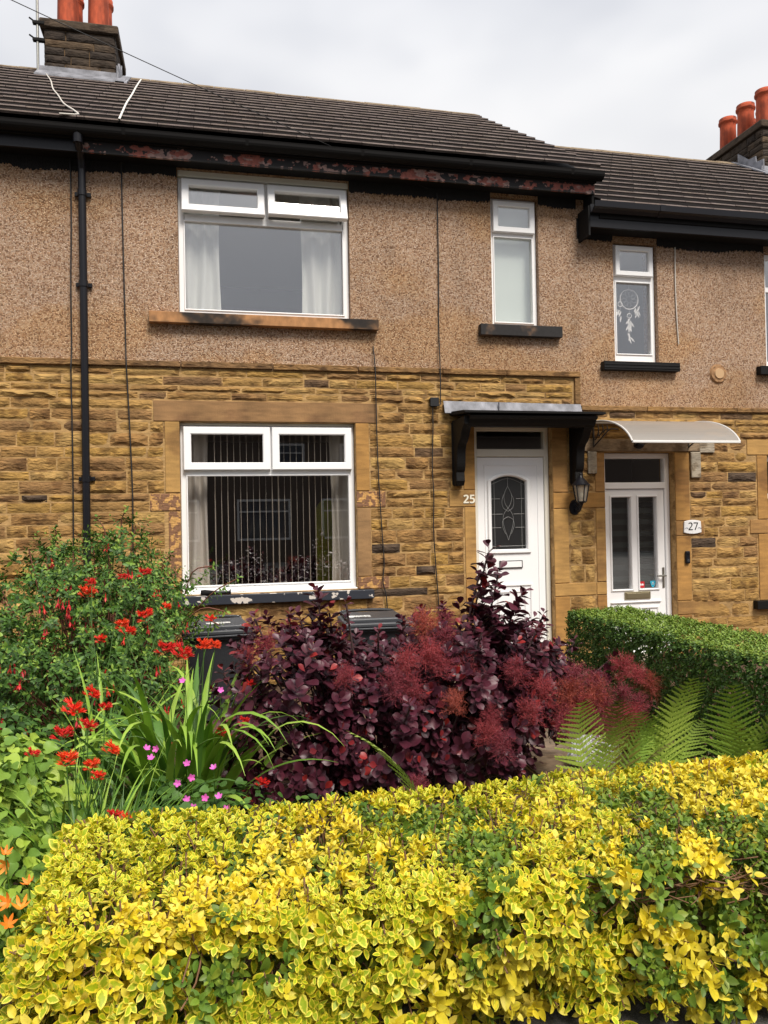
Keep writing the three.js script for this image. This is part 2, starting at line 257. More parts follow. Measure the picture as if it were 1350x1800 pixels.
// ---------------------------------------------------------------- roofs
const PITCH = Math.atan(0.664), cP = Math.cos(PITCH), sP = Math.sin(PITCH);
const tileGeo = [0, 1, 2].map((k) => {
  const g = alongX([[-0.205, -0.013], [-0.205, 0.012], [0.192, 0.0165], [0.203, 0.006], [0.205, -0.016]], -0.1635, 0.1635); const n = g.attributes.normal, c = [], q = g.attributes.uv; for (let i = 0; i < q.count; i++) q.setXY(i, q.getX(i) + k * 0.31, q.getY(i) + k * 0.17);
  for (let i = 0; i < n.count; i++) { const z = n.getZ(i), e = z > 0.9 ? 0.2 : z > 0.35 ? 1 : 0.06; c.push(e, e, e); }   // broken, abraded lower edge is paler than the weathered face
  g.setAttribute('color', new THREE.Float32BufferAttribute(c, 3)); return g;
});
const tileEdge = [[146, 134, 130], [142, 130, 126], [151, 139, 134], [137, 126, 122], [143, 130, 124]].map((c, i) => M.tile[i].color = srgb(...c));
function tiledRoof(house, x0, x1, dy, seed, verge) {
  const roof = part('roof', house), r = rng(seed), W = 0.331;
  mesh('roof_deck', alongX([[0.26, 5.36 + dy], [-3.6, 7.96 + dy], [-7.4, 5.4 + dy], [-7.4, 5.34 + dy], [0.26, 5.30 + dy]], x0 + 0.02, x1 - 0.02), M.blackMatt, roof);
  const n = 14, G = 0.333;
  for (let i = 0; i < n; i++) {
    const off = (i % 2) * 0.5 * W;
    for (let x = x1 - off; x > x0 + 0.02; x -= W) {
      const o = new THREE.Mesh(tileGeo[Math.floor(r() * 3)], M.tile[Math.floor(r() * 5)]); o.name = 'roof_tile'; o.castShadow = o.receiveShadow = true;
      const s = i * G + 0.205 + (r() - 0.5) * 0.006;
      o.position.set(x - W / 2, 5.452 + dy + s * sP + (r() - 0.5) * 0.003, 0.32 - s * cP); o.rotation.set(PITCH - 0.055 + (r() - 0.5) * 0.01, (r() - 0.5) * 0.012, (r() - 0.5) * 0.012);
      if (x - W < x0) { const w = x - x0; o.scale.x = w / W; o.position.x = x0 + w / 2; }
      roof.add(o);
    }
    if (off) { const o = new THREE.Mesh(tileGeo[0], M.tile[0]); o.name = 'roof_tile'; const s = i * G + 0.205; o.scale.x = 0.5; o.position.set(x1 - W / 4, 5.452 + dy + s * sP, 0.32 - s * cP); o.rotation.x = PITCH - 0.055; roof.add(o); }
  }
  for (let x = x1; x > x0 + 0.05; x -= 0.45) { const w = Math.min(0.444, x - x0); mesh('ridge_tile', alongX([[-3.36, 7.93 + dy], [-3.6, 8.075 + dy + r() * 0.012], [-3.84, 7.93 + dy], [-3.82, 7.88 + dy], [-3.38, 7.88 + dy]], x - w, x, 0.006), M.ridge, roof); }
  if (verge) mesh('verge_mortar', alongX([[0.2, 5.28 + dy], [-3.6, 7.99 + dy], [-3.6, 7.5 + dy], [0.2, 4.9 + dy]], x1 - 0.05, x1 - 0.022), M.blackMatt, roof);
  return roof;
}
function halfRound(x0, x1, zc, yc, R, m, parent) {
  const pts = []; for (let i = 0; i <= 10; i++) { const a = -i / 10 * Math.PI; pts.push([zc + R * Math.cos(a), yc + R * Math.sin(a)]); } pts.push([zc - R, yc + 0.012]); pts.push([zc - R + 0.006, yc + 0.012]); for (let i = 10; i >= 0; i--) { const a = -i / 10 * Math.PI; pts.push([zc + (R - 0.006) * Math.cos(a), yc + (R - 0.006) * Math.sin(a)]); } pts.push([zc + R - 0.008, yc + 0.012]); pts.push([zc + R + 0.004, yc + 0.012]);
  const g = part('gutter', parent); mesh('gutter_channel', alongX(pts, x0, x1), m, g);
  for (let x = x0 + 0.4; x < x1; x += 1.15) mesh('gutter_bracket', alongX([[zc - R, yc - 0.01], [zc - R * 0.7, yc - R * 0.8], [zc, yc - R - 0.008], [zc + R * 0.8, yc - R * 0.7], [zc + R + 0.008, yc + 0.01], [zc + R, yc + 0.014], [zc + R * 0.7, yc - R * 0.65], [zc, yc - R + 0.004], [zc - R * 0.7, yc - R * 0.6]], x, x + 0.03), m, g);
  return g;
}

// ---------------------------------------------------------------- windows and doors
const ZF = -0.075;
function pane(parent, x0, x1, y0, y1, z, m = M.glass) { return mesh('pane', bx(x0, x1, y0, y1, z - 0.004, z + 0.004, 0), m, parent); }
function sash(win, x0, x1, y0, y1, w, z, open) {
  const g = part('sash', win); g.position.set(0, y1, z); g.rotation.x = -open;
  const geo = merge([ring(x0, x1, y0 - y1, 0, w, -0.03, 0.03, 0.007), ring(x0 + w - 0.012, x1 - w + 0.012, y0 - y1 + w - 0.012, -w + 0.012, 0.014, -0.01, 0.024, 0.004)]);
  const o = mesh('sash_frame', geo, M.white, win); o.position.copy(g.position); o.rotation.copy(g.rotation); win.remove(g);
  const p = pane(win, x0 + w, x1 - w, y0 - y1 + w, -w, 0, M.glass); p.position.copy(g.position); p.rotation.copy(g.rotation);
  return o;
}
function bead(x0, x1, y0, y1, z) { return ring(x0, x1, y0, y1, 0.014, z - 0.004, z + 0.012, 0.004); }
function curtain(x0, x1, y0, y1, z, folds, seed, amp = 0.035) {
  const nx = folds * 8, ny = 10, r = rng(seed), ph = r() * 9, g = new THREE.PlaneGeometry(1, 1, nx, ny), p = g.attributes.position;
  for (let i = 0; i < p.count; i++) { const u = p.getX(i) + 0.5, v = p.getY(i) + 0.5, a = u * folds * 6.283 + ph + 0.5 * Math.sin(v * 3 + u * 4) + 0.9 * Math.sin(u * 7 + ph); p.setXYZ(i, lerp(x0, x1, u) + 0.012 * Math.sin(v * 4 + u * 9), lerp(y0, y1, v), z + amp * Math.sin(a) * (1.1 - 0.4 * v)); }
  g.computeVertexNormals(); return g;
}

// ================================================================ number 25 (between the downpipe and the step in the roof)
const H25 = thing('terraced_house', 'sandstone and pebbledash house with the plain black door hood and peeling eaves', 'house', 'terraced houses in the row');
{
  const h = H25, lowWin = [-0.28, 1.5, 0.94, 2.665], door = [2.81, 3.715, 0.0, 2.668], upWin = [-0.265, 1.475, 3.745, 5.2], smWin = [3.05, 3.605, 3.755, 5.18];
  const sw = mesh('stone_wall', wallSheet(-1.15, 4.068, -0.3, 3.2, [lowWin, [door[0], door[1], 0.01, door[3]]], -0.3, 0.002), M.mortar, h);
  mesh('pebbledash_wall', wallSheet(-1.15, 4.068, 3.2, 5.32, [upWin, smWin], -0.3, 0.0), M.pebble, h);
  mesh('black_paint', merge([paintEdge(-1.15, -0.27, 5.3, 5.105, 3), paintEdge(1.478, 3.048, 5.3, 5.11, 4), paintEdge(3.608, 4.066, 5.3, 5.1, 5)]), M.pebbleBlack, h);
  const blocks = [[-0.53, 1.745, 2.67, 2.88], [-0.43, 1.65, 0.93, 2.67], [-0.575, 1.82, 1.775, 1.955], [-0.4, 1.84, 0.92, 1.06], [-0.4, 1.66, 0.84, 0.93], [2.67, 4.21, 0, 2.7], [2.5, 2.81, 1.775, 1.955]];
  masonry(sw, -1.15, 3.98, rows25, blocks, 101, 0.55);
  // stones of the pier between the two doors
  masonry(sw, 3.905, 4.066, [2.7, 2.58, 2.46, 2.33, 2.2, 2.06, 1.92], [], 102, 0, 0, M.stones.slice(0, 4));
  masonry(sw, 3.905, 4.215, [1.735, 1.6, 1.43, 1.29, 1.11, 0.905], [], 103, 0, 0, [M.stones[9], M.stones[2], M.stones[0]], 'stone', 0.8);
  masonry(sw, 3.905, 4.215, [0.76, 0.58, 0.42, 0.3, 0.15, 0.01], [], 104, 0, 0, M.stones.slice(0, 3));
  const D = M.dressed, d = (a, b, c, e, m, n) => dressed(sw, a, b, c, e, m, n);
  d(-0.525, 1.74, 2.672, 2.877, M.lintel, 'lintel');
  d(-0.42, -0.281, 1.962, 2.666, D[3], 'jamb_stone'); d(-0.57, -0.281, 1.782, 1.95, M.worn, 'jamb_stone'); d(-0.395, -0.281, 0.945, 1.772, M.worn, 'jamb_stone');
  d(1.502, 1.642, 1.962, 2.666, D[0], 'jamb_stone'); d(1.502, 1.81, 1.79, 1.952, M.worn, 'jamb_stone'); d(1.502, 1.648, 1.068, 1.78, D[2], 'jamb_stone'); d(1.502, 1.83, 0.935, 1.058, M.worn, 'jamb_stone');
  mesh('window_sill', bx(-0.36, 1.66, 0.835, 0.93, -0.12, 0.07, 0.008), M.flaked, h);
  d(2.68, 2.808, 1.962, 2.668, D[0], 'jamb_stone'); d(2.515, 2.808, 1.78, 1.952, D[3], 'jamb_stone'); d(2.685, 2.808, 1.0, 1.77, D[3], 'jamb_stone'); d(2.685, 2.808, 0.01, 0.99, D[0], 'jamb_stone');
  d(3.718, 3.895, 1.925, 2.668, D[1], 'jamb_stone'); d(3.718, 4.064, 1.745, 1.913, D[0], 'jamb_stone'); d(3.718, 3.895, 0.915, 1.735, D[3], 'jamb_stone'); d(3.718, 4.215, 0.77, 0.905, D[3], 'jamb_stone'); d(3.718, 3.895, 0.01, 0.76, D[0], 'jamb_stone');
  // string course under the pebbledash
  const r = rng(5); for (let x = -1.15; x < 4.0;) { const L = Math.min(0.62 + 0.4 * r(), 4.068 - x); const e = 4.068 - x - L < 0.3 ? 4.068 : x + L; mesh('string_course_stone', metric(bx(x + 0.003, e - 0.003, 3.203 + r() * 0.006, 3.262 + r() * 0.006, -0.05, 0.034 + r() * 0.008, 0.008), x, r()), r() < 0.5 ? M.stones[5] : M.stones[7], h); x = e; }
  mesh('string_course_stone', bx(4.0, 4.066, 2.9, 3.199, -0.05, 0.03, 0.006), M.stones[5], h);
  mesh('window_sill', bx(-0.55, 1.755, 3.635, 3.742, -0.12, 0.09, 0.006), M.sootSill, h);
  mesh('window_sill', bx(2.885, 3.84, 3.63, 3.752, -0.12, 0.08, 0.006), M.darkSill, h);
  // eaves
  mesh('soffit', bx(-1.15, 4.19, 5.212, 5.232, -0.02, 0.19, 0), M.blackMatt, h);
  mesh('fascia_board', metric(bx(-1.15, 4.19, 5.19, 5.42, 0.19, 0.215, 0.003), 3, 0), M.peel, h);
  halfRound(-1.15, 4.24, 0.29, 5.375, 0.068, M.blackMatt, h);
  tiledRoof(h, -1.15, 4.21, 0, 71, true);
  // upper window
  const uw = part('window', h), F = M.white;
  mesh('frame', merge([ring(-0.262, 1.472, 3.748, 5.135, 0.055, -0.13, -0.06), bx(-0.2, 1.41, 4.705, 4.775, -0.128, -0.058, 0.006), bx(0.592, 0.642, 4.76, 5.09, -0.127, -0.06, 0.006), bead(-0.212, 1.422, 3.8, 4.712, -0.06)]), F, uw);
  mesh('head_trim', bx(-0.263, 1.473, 5.138, 5.198, -0.14, -0.02, 0.004), M.whiteWarm, uw);
  sash(uw, -0.225, 0.598, 4.765, 5.112, 0.072, -0.035, 0.16); sash(uw, 0.63, 1.45, 4.765, 5.112, 0.072, -0.035, 0.25);
  pane(uw, -0.2, 1.41, 3.81, 4.705, -0.085);
  mesh('window_stay', bx(0.98, 1.36, 4.775, 4.79, -0.06, -0.03, 0.002), M.steel, uw);
  // small upper window
  const sm = part('window', h);
  mesh('frame', merge([ring(3.053, 3.602, 3.758, 5.176, 0.045, -0.13, -0.06), bx(3.09, 3.565, 4.755, 4.805, -0.128, -0.058, 0.006), bead(3.092, 3.562, 3.798, 4.76, -0.06)]), F, sm);
  sash(sm, 3.085, 3.575, 4.795, 5.14, 0.06, -0.04, 0); pane(sm, 3.1, 3.555, 3.8, 4.755, -0.085);
  // lower window
  const lw = part('window', h);
  mesh('frame', merge([ring(-0.277, 1.497, 0.95, 2.64, 0.06, -0.15, -0.075), bx(-0.22, 1.44, 2.135, 2.205, -0.148, -0.073, 0.006), bx(0.6, 0.66, 2.19, 2.59, -0.147, -0.075, 0.006), bead(-0.224, 1.444, 1.008, 2.14, -0.075), bx(-0.277, 1.497, 0.932, 0.953, -0.15, -0.01, 0.003)]), F, lw);
  mesh('head_trim', bx(-0.277, 1.497, 2.642, 2.664, -0.15, -0.06, 0.003), M.whiteWarm, lw);
  sash(lw, -0.245, 0.618, 2.185, 2.622, 0.074, -0.05, 0); sash(lw, 0.635, 1.465, 2.185, 2.622, 0.074, -0.05, 0);
  pane(lw, -0.214, 1.434, 1.015, 2.135, -0.1);
  // door
  const dr = part('door', h);
  mesh('door_frame', merge([ring(2.815, 3.71, 0.02, 2.662, 0.052, -0.17, -0.08), bx(2.86, 3.665, 2.325, 2.41, -0.168, -0.078, 0.006)]), M.whiteWarm, dr);
  pane(dr, 2.86, 3.665, 2.405, 2.615, -0.12);
  const leaf = shapeRect(2.872, 3.655, 0.075, 2.318), arch = (C, e) => { const s = new C(); s.moveTo(3.03 - e, 1.3 - e); s.lineTo(3.44 + e, 1.3 - e); s.lineTo(3.44 + e, 2.05 + e * 0.3); s.quadraticCurveTo(3.235, 2.17 + e * 1.7, 3.03 - e, 2.05 + e * 0.3); s.closePath(); return s; };
  leaf.holes.push(arch(THREE.Path, 0)); mesh('door_leaf', extrude(leaf, -0.16, -0.1, 0.004, 16), M.white, dr);
  const moul = arch(THREE.Shape, 0.045); moul.holes.push(arch(THREE.Path, 0.004)); mesh('glass_moulding', extrude(moul, -0.1, -0.078, 0.008, 16), M.white, dr);
  mesh('panel_moulding', merge([ring(2.95, 3.585, 0.18, 2.235, 0.012, -0.1, -0.093, 0.003), ring(3.0, 3.5, 0.25, 0.92, 0.03, -0.1, -0.086, 0.008), ring(3.08, 3.42, 0.33, 0.84, 0.02, -0.1, -0.09, 0.006)]), M.white, dr);
  mesh('letter_plate', merge([ring(3.11, 3.38, 1.09, 1.175, 0.008, -0.1, -0.085, 0.002)]), M.gasket, dr); mesh('letter_flap', bx(3.12, 3.37, 1.1, 1.165, -0.1, -0.084, 0.003), M.white, dr);
  mesh('pane', extrude(arch(THREE.Shape, -0.001), -0.137, -0.131, 0, 16), M.glassFrost, dr);
  const cames = [], cz = -0.126, cl = (pts) => cames.push(tube(pts.map(([x, y]) => [x, y, cz]), 0.0026, 20, 4));
  cl([[3.035, 1.86], [3.14, 1.86]]); cl([[3.33, 1.86], [3.435, 1.86]]); cl([[3.035, 1.69], [3.17, 1.69]]); cl([[3.3, 1.69], [3.435, 1.69]]); cl([[3.035, 1.54], [3.15, 1.54]]); cl([[3.32, 1.54], [3.435, 1.54]]);
  cl([[3.075, 1.305], [3.075, 2.07]]); cl([[3.395, 1.305], [3.395, 2.07]]); cl([[3.035, 1.335], [3.435, 1.335]]); cl([[3.04, 2.02], [3.235, 2.085], [3.43, 2.02]]); cl([[3.235, 2.0], [3.235, 2.1]]);
  for (const s of [-1, 1]) { cl([[3.235, 2.0], [3.235 + s * 0.045, 1.9], [3.235 + s * 0.03, 1.8], [3.235 - s * 0.05, 1.69], [3.235 - s * 0.06, 1.6], [3.235, 1.4]]); cl([[3.235 + s * 0.035, 1.93], [3.235 + s * 0.07, 1.84], [3.235 + s * 0.055, 1.76], [3.235, 1.72]]); cl([[3.235 + s * 0.035, 1.47], [3.235 + s * 0.07, 1.57], [3.235 + s * 0.055, 1.63], [3.235, 1.66]]); }
  mesh('lead_came', merge(cames), std(srgb(150, 150, 148), 0.5, { metalness: 0.3 }), dr);
  mesh('threshold', bx(2.815, 3.71, 0.002, 0.055, -0.17, 0.06, 0.008), M.cement, h);
  // rooms behind the windows
  const W = M.wallpaper, I = (n, a, b, c, e, f, g, m) => mesh(n, bx(a, b, c, e, f, g, 0), m, h);
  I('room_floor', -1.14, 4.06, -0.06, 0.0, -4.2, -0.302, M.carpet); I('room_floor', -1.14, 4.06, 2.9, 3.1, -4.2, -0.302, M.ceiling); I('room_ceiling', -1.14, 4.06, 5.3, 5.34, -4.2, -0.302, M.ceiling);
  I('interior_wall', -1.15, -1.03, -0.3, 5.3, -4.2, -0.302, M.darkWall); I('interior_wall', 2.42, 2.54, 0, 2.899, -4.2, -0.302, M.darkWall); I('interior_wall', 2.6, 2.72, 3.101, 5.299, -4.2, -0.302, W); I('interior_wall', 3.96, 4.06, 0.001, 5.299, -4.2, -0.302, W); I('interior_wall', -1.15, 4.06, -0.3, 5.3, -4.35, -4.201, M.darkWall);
}
thingMesh('curtain', curtain(-0.33, 0.15, 3.78, 5.12, -0.24, 3, 4), M.curtain, 'white curtain at the left side of the big bedroom window', 'curtain', 'bedroom curtains');
thingMesh('curtain', curtain(0.99, 1.56, 3.78, 5.12, -0.24, 4, 9), M.curtain, 'white curtain at the right side of the big bedroom window', 'curtain', 'bedroom curtains');
thingMesh('curtain', curtain(-0.4, -0.01, 0.98, 2.6, -0.3, 4, 14), std(srgb(214, 206, 196), 0.95), 'pale curtain at the left side of the living room window', 'curtain', 'living room curtains');
thingMesh('curtain', curtain(1.27, 1.6, 0.98, 2.6, -0.3, 4, 19), std(srgb(206, 200, 190), 0.95), 'pale curtain at the right side of the living room window', 'curtain', 'living room curtains');
thingMesh('roller_blind', bx(3.06, 3.6, 3.79, 5.15, -0.2, -0.19, 0), std(srgb(214, 224, 216), 0.9), 'pale roller blind pulled down behind the small upper window above the door hood', 'blind');
{
  const b = thing('vertical_blind', 'vertical slat blind turned edge on behind the living room window', 'blind'), r = rng(8), slat = bx(-0.001, 0.001, -1.62, 0, -0.0445, 0.0445, 0), m = std(srgb(226, 214, 198), 0.8);
  mesh('head_rail', bx(-0.02, 1.3, 2.6, 2.64, -0.26, -0.22, 0.004), M.white, b);
  for (let k = 0; k < 19; k++) { const o = mesh('slat', slat, m, b); o.position.set(0.06 + k * 0.065, 2.6, -0.24); o.rotation.y = -0.075 + (r() - 0.5) * 0.07 + (k == 9 || k == 10 ? 0.12 : 0); }
}
{
  const c = thing('armchair', 'lime green rounded chair back inside the living room', 'chair', null, [1.36, 0.001, -1.0]), g = std(srgb(150, 160, 40), 0.9), s = new THREE.Shape(); s.moveTo(-0.16, 0.3); s.lineTo(0.16, 0.3); s.lineTo(0.16, 1.72); s.quadraticCurveTo(0.15, 1.9, 0, 1.91); s.quadraticCurveTo(-0.15, 1.9, -0.16, 1.72); s.closePath();
  mesh('backrest', extrude(s, -0.06, 0.04, 0.02), g, c); mesh('seat', bx(-0.2, 0.2, 0.3, 0.42, 0.05, 0.5, 0.04), g, c); for (const x of [-0.15, 0.15]) for (const z of [0.1, 0.45]) mesh('leg', bx(x - 0.02, x + 0.02, 0, 0.31, z - 0.02, z + 0.02, 0.004), M.blackMatt, c);
}

// ================================================================ number 27 (lower roof, right)
const H27 = thing('terraced_house', 'right hand house with the lower roof and two glazed strips in its white door', 'house', 'terraced houses in the row');
{
  const h = H27, door = [4.35, 5.235, 0.01, 2.372], up = [4.515, 5.07, 3.4, 4.76], lw = [6.47, 8.2, 0.62, 2.33], ur = [6.5, 8.1, 3.4, 4.76];
  const sw = mesh('stone_wall', wallSheet(4.068, 10, -0.3, 2.83, [door, lw], -0.3, 0.002), M.mortar, h);
  mesh('pebbledash_wall', wallSheet(4.068, 10, 2.83, 4.95, [up, ur], -0.3, 0), M.pebble, h);
  mesh('pebbledash_wall', bx(4.068, 4.2, 4.95, 5.32, -0.3, 0, 0), M.pebble, h);
  mesh('black_paint', merge([paintEdge(4.07, 4.51, 5.0, 4.76, 13), paintEdge(5.073, 6.49, 5.0, 4.74, 14)]), M.pebbleBlack, h);
  const blocks = [[4.068, 4.23, 0, 1.93], [4.1, 5.6, 2.37, 2.52], [4.225, 5.43, 0, 2.372], [5.235, 5.6, 1.4, 1.57], [6.2, 9, 2.33, 2.52], [6.32, 6.47, 0.6, 2.33], [6.2, 6.47, 1.4, 1.57], [6.2, 8.4, 0.5, 0.62], [6.4, 8.3, 0.6, 2.35]];
  masonry(sw, 4.07, 9.9, rows27, blocks, 201, 0.85);
  const D = M.dressed, d = (a, b, c, e, m, n, z) => dressed(sw, a, b, c, e, m, n, z);
  d(4.1, 5.59, 2.378, 2.515, M.greyLintel, 'lintel', 0.03);
  d(4.232, 4.348, 1.925, 2.37, D[1], 'jamb_stone'); d(4.07, 4.348, 1.745, 1.913, D[0], 'jamb_stone'); d(4.232, 4.348, 0.915, 1.735, D[3], 'jamb_stone'); d(4.225, 4.348, 0.77, 0.905, D[3], 'jamb_stone'); d(4.232, 4.348, 0.01, 0.76, D[0], 'jamb_stone');
  d(5.238, 5.42, 1.58, 2.37, D[0], 'jamb_stone'); d(5.238, 5.6, 1.41, 1.57, D[1], 'jamb_stone'); d(5.238, 5.425, 0.66, 1.4, D[0], 'jamb_stone'); d(5.238, 5.78, 0.5, 0.65, D[3], 'jamb_stone'); d(5.238, 5.42, 0.01, 0.49, D[0], 'jamb_stone');
  d(6.2, 8.5, 2.34, 2.52, D[3], 'lintel'); d(6.33, 6.468, 1.58, 2.33, D[0], 'jamb_stone'); d(6.22, 6.468, 1.41, 1.57, D[1], 'jamb_stone'); d(6.33, 6.468, 0.62, 1.4, D[0], 'jamb_stone');
  mesh('window_sill', bx(6.24, 8.4, 0.52, 0.618, -0.12, 0.08, 0.006), M.blackWood, h);
  mesh('cement_patch', metric(new RoundedBoxGeometry(0.11, 0.25, 0.03, 2, 0.01).translate(4.19, 2.25, 0.022)), M.cement, sw); mesh('cement_patch', metric(new RoundedBoxGeometry(0.13, 0.3, 0.03, 2, 0.012).translate(5.5, 2.22, 0.022)), M.cement, sw); mesh('cement_patch', metric(new RoundedBoxGeometry(0.2, 0.12, 0.03, 2, 0.012).translate(5.65, 2.42, 0.02)), M.cement, sw);
  const r = rng(15); for (let x = 4.07; x < 9.6;) { const L = 0.7 + 0.5 * r(), e = x + L; mesh('string_course_stone', metric(bx(x + 0.003, e - 0.003, 2.833 + r() * 0.005, 2.888 + r() * 0.006, -0.05, 0.034 + r() * 0.008, 0.008), x, r()), r() < 0.5 ? M.stones[4] : M.stones[5], h); x = e; }
  mesh('window_sill', merge([bx(4.335, 5.29, 3.29, 3.388, -0.12, 0.08, 0.004), bx(4.335, 5.29, 3.31, 3.325, 0.07, 0.085, 0.003), bx(4.335, 5.29, 3.345, 3.36, 0.07, 0.085, 0.003)]), M.blackWood, h);
  mesh('window_sill', bx(6.36, 8.3, 3.285, 3.385, -0.12, 0.08, 0.004), M.blackWood, h);
  mesh('soffit', bx(4.1, 10, 4.83, 4.85, -0.02, 0.22, 0), M.blackMatt, h);
  mesh('fascia_board', bx(4.095, 10, 4.815, 5.04, 0.22, 0.245, 0.004), M.blackGloss, h);
  mesh('fascia_end', bx(4.09, 4.115, 4.72, 5.05, -0.02, 0.246, 0.004), M.blackMatt, h);
  { const g = part('gutter', h); mesh('gutter_channel', alongX([[0.25, 5.06], [0.25, 4.96], [0.3, 4.955], [0.33, 4.985], [0.36, 5.0], [0.365, 5.062], [0.355, 5.062], [0.35, 5.01], [0.32, 4.995], [0.295, 4.97], [0.26, 4.97], [0.26, 5.06]], 4.11, 10), M.blackGloss, g); for (let x = 4.9; x < 10; x += 1.6) mesh('gutter_joint', alongX([[0.25, 5.06], [0.25, 4.955], [0.302, 4.95], [0.335, 4.98], [0.367, 4.998], [0.37, 5.066]], x, x + 0.06), M.blackGloss, g); }
  tiledRoof(h, 4.2, 9.9, -0.385, 72, false);
  const F = M.white, w = part('window', h);
  mesh('frame', merge([ring(4.52, 5.065, 3.405, 4.755, 0.05, -0.13, -0.06), bx(4.56, 5.03, 4.33, 4.4, -0.128, -0.058, 0.006), bead(4.562, 5.02, 3.49, 4.335, -0.06), bx(4.56, 5.03, 3.45, 3.5, -0.13, -0.06, 0.004)]), F, w);
  sash(w, 4.555, 5.03, 4.39, 4.735, 0.055, -0.04, 0); pane(w, 4.565, 5.02, 3.5, 4.33, -0.085);
  const w2 = part('window', h); mesh('frame', merge([ring(6.48, 8.195, 0.63, 2.325, 0.06, -0.15, -0.075), bx(6.53, 8.14, 1.82, 1.88, -0.148, -0.073, 0.006)]), F, w2); pane(w2, 6.53, 8.14, 0.68, 1.82, -0.1); pane(w2, 6.53, 8.14, 1.88, 2.27, -0.1);
  const w3 = part('window', h); mesh('frame', merge([ring(6.505, 8.095, 3.405, 4.755, 0.06, -0.13, -0.06), bx(6.55, 8.05, 4.3, 4.36, -0.128, -0.058, 0.006)]), F, w3); pane(w3, 6.55, 8.05, 3.46, 4.3, -0.09); pane(w3, 6.55, 8.05, 4.36, 4.7, -0.09);
  const dr = part('door', h);
  mesh('door_frame', merge([ring(4.355, 5.232, 0.02, 2.366, 0.06, -0.19, -0.1), bx(4.4, 5.18, 1.955, 2.03, -0.188, -0.096, 0.01)]), F, dr);
  pane(dr, 4.41, 5.176, 2.028, 2.31, -0.14);
  const leaf = shapeRect(4.418, 5.168, 0.07, 1.95); for (const [a, b] of [[4.49, 4.735], [4.835, 5.065]]) leaf.holes.push(shapeRect(a, b, 0.8, 1.86, THREE.Path)); mesh('door_leaf', extrude(leaf, -0.18, -0.12, 0.004), F, dr);
  mesh('panel_moulding', merge([ring(4.47, 4.755, 0.78, 1.88, 0.02, -0.121, -0.105, 0.006), ring(4.815, 5.085, 0.78, 1.88, 0.02, -0.121, -0.105, 0.006), ring(4.47, 4.73, 0.15, 0.6, 0.03, -0.12, -0.106, 0.008), ring(4.82, 5.08, 0.15, 0.6, 0.03, -0.12, -0.106, 0.008), bx(4.46, 5.1, 0.645, 0.66, -0.12, -0.1, 0.004)]), F, dr);
  pane(dr, 4.489, 4.736, 0.799, 1.861, -0.15); pane(dr, 4.834, 5.066, 0.799, 1.861, -0.15);
  mesh('letter_plate', merge([bx(4.635, 4.965, 0.68, 0.77, -0.125, -0.105, 0.006), bx(4.66, 4.94, 0.695, 0.755, -0.11, -0.098, 0.004)]), M.brassy, dr);
  mesh('handle', merge([bx(5.125, 5.155, 0.8, 1.04, -0.122, -0.112, 0.004), new THREE.CylinderGeometry(0.009, 0.009, 0.05, 10).rotateX(Math.PI / 2).translate(5.14, 0.945, -0.09), bx(5.03, 5.15, 0.935, 0.955, -0.075, -0.06, 0.006)]), M.steel, dr);
  mesh('threshold', bx(4.35, 5.235, 0.002, 0.055, -0.18, 0.06, 0.008), M.cement, h);
  const I = (n, a, b, c, e, f, g, m) => mesh(n, bx(a, b, c, e, f, g, 0), m, h), W = M.wallpaper;
  I('room_floor', 4.08, 9.9, -0.06, 0.0, -4.2, -0.302, M.carpet); I('room_floor', 4.08, 9.9, 2.75, 2.85, -4.2, -0.302, M.ceiling); I('room_ceiling', 4.08, 9.9, 4.9, 4.95, -4.2, -0.302, M.ceiling);
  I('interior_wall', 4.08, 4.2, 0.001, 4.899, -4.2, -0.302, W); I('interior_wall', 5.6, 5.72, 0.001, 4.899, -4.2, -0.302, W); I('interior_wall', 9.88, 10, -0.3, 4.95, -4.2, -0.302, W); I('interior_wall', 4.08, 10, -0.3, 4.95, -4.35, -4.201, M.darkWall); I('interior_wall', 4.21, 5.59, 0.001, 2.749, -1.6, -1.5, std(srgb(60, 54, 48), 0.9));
}
// ================================================================ number 23 (a strip at the left edge)
const H23 = thing('terraced_house', 'house at the left edge that shares the tall stone chimney', 'house', 'terraced houses in the row');
{
  const h = H23, sw = mesh('stone_wall', wallSheet(-6, -1.152, -0.3, 3.2, [], -0.3, 0.002), M.mortar, h);
  masonry(sw, -4.6, -1.153, rows25, [], 301, 0.8);
  mesh('pebbledash_wall', wallSheet(-6, -1.152, 3.2, 5.32, [], -0.3, 0), M.pebble, h); mesh('black_paint', paintEdge(-5.9, -1.155, 5.3, 5.1, 33), M.pebbleBlack, h);
  for (let x = -1.154, k = 0; x > -5; x -= 0.85, k++) mesh('string_course_stone', metric(bx(x - 0.845, x, 3.203, 3.264, -0.05, 0.036, 0.008), x, k), M.stones[5], h);
  mesh('soffit', bx(-6, -1.152, 5.212, 5.232, -0.02, 0.19, 0), M.blackMatt, h); mesh('fascia_board', bx(-6, -1.152, 5.19, 5.42, 0.19, 0.215, 0.003), M.blackGloss, h);
  halfRound(-6, -1.152, 0.29, 5.375, 0.068, M.blackMatt, h); tiledRoof(h, -6, -1.152, 0, 73, false);
}
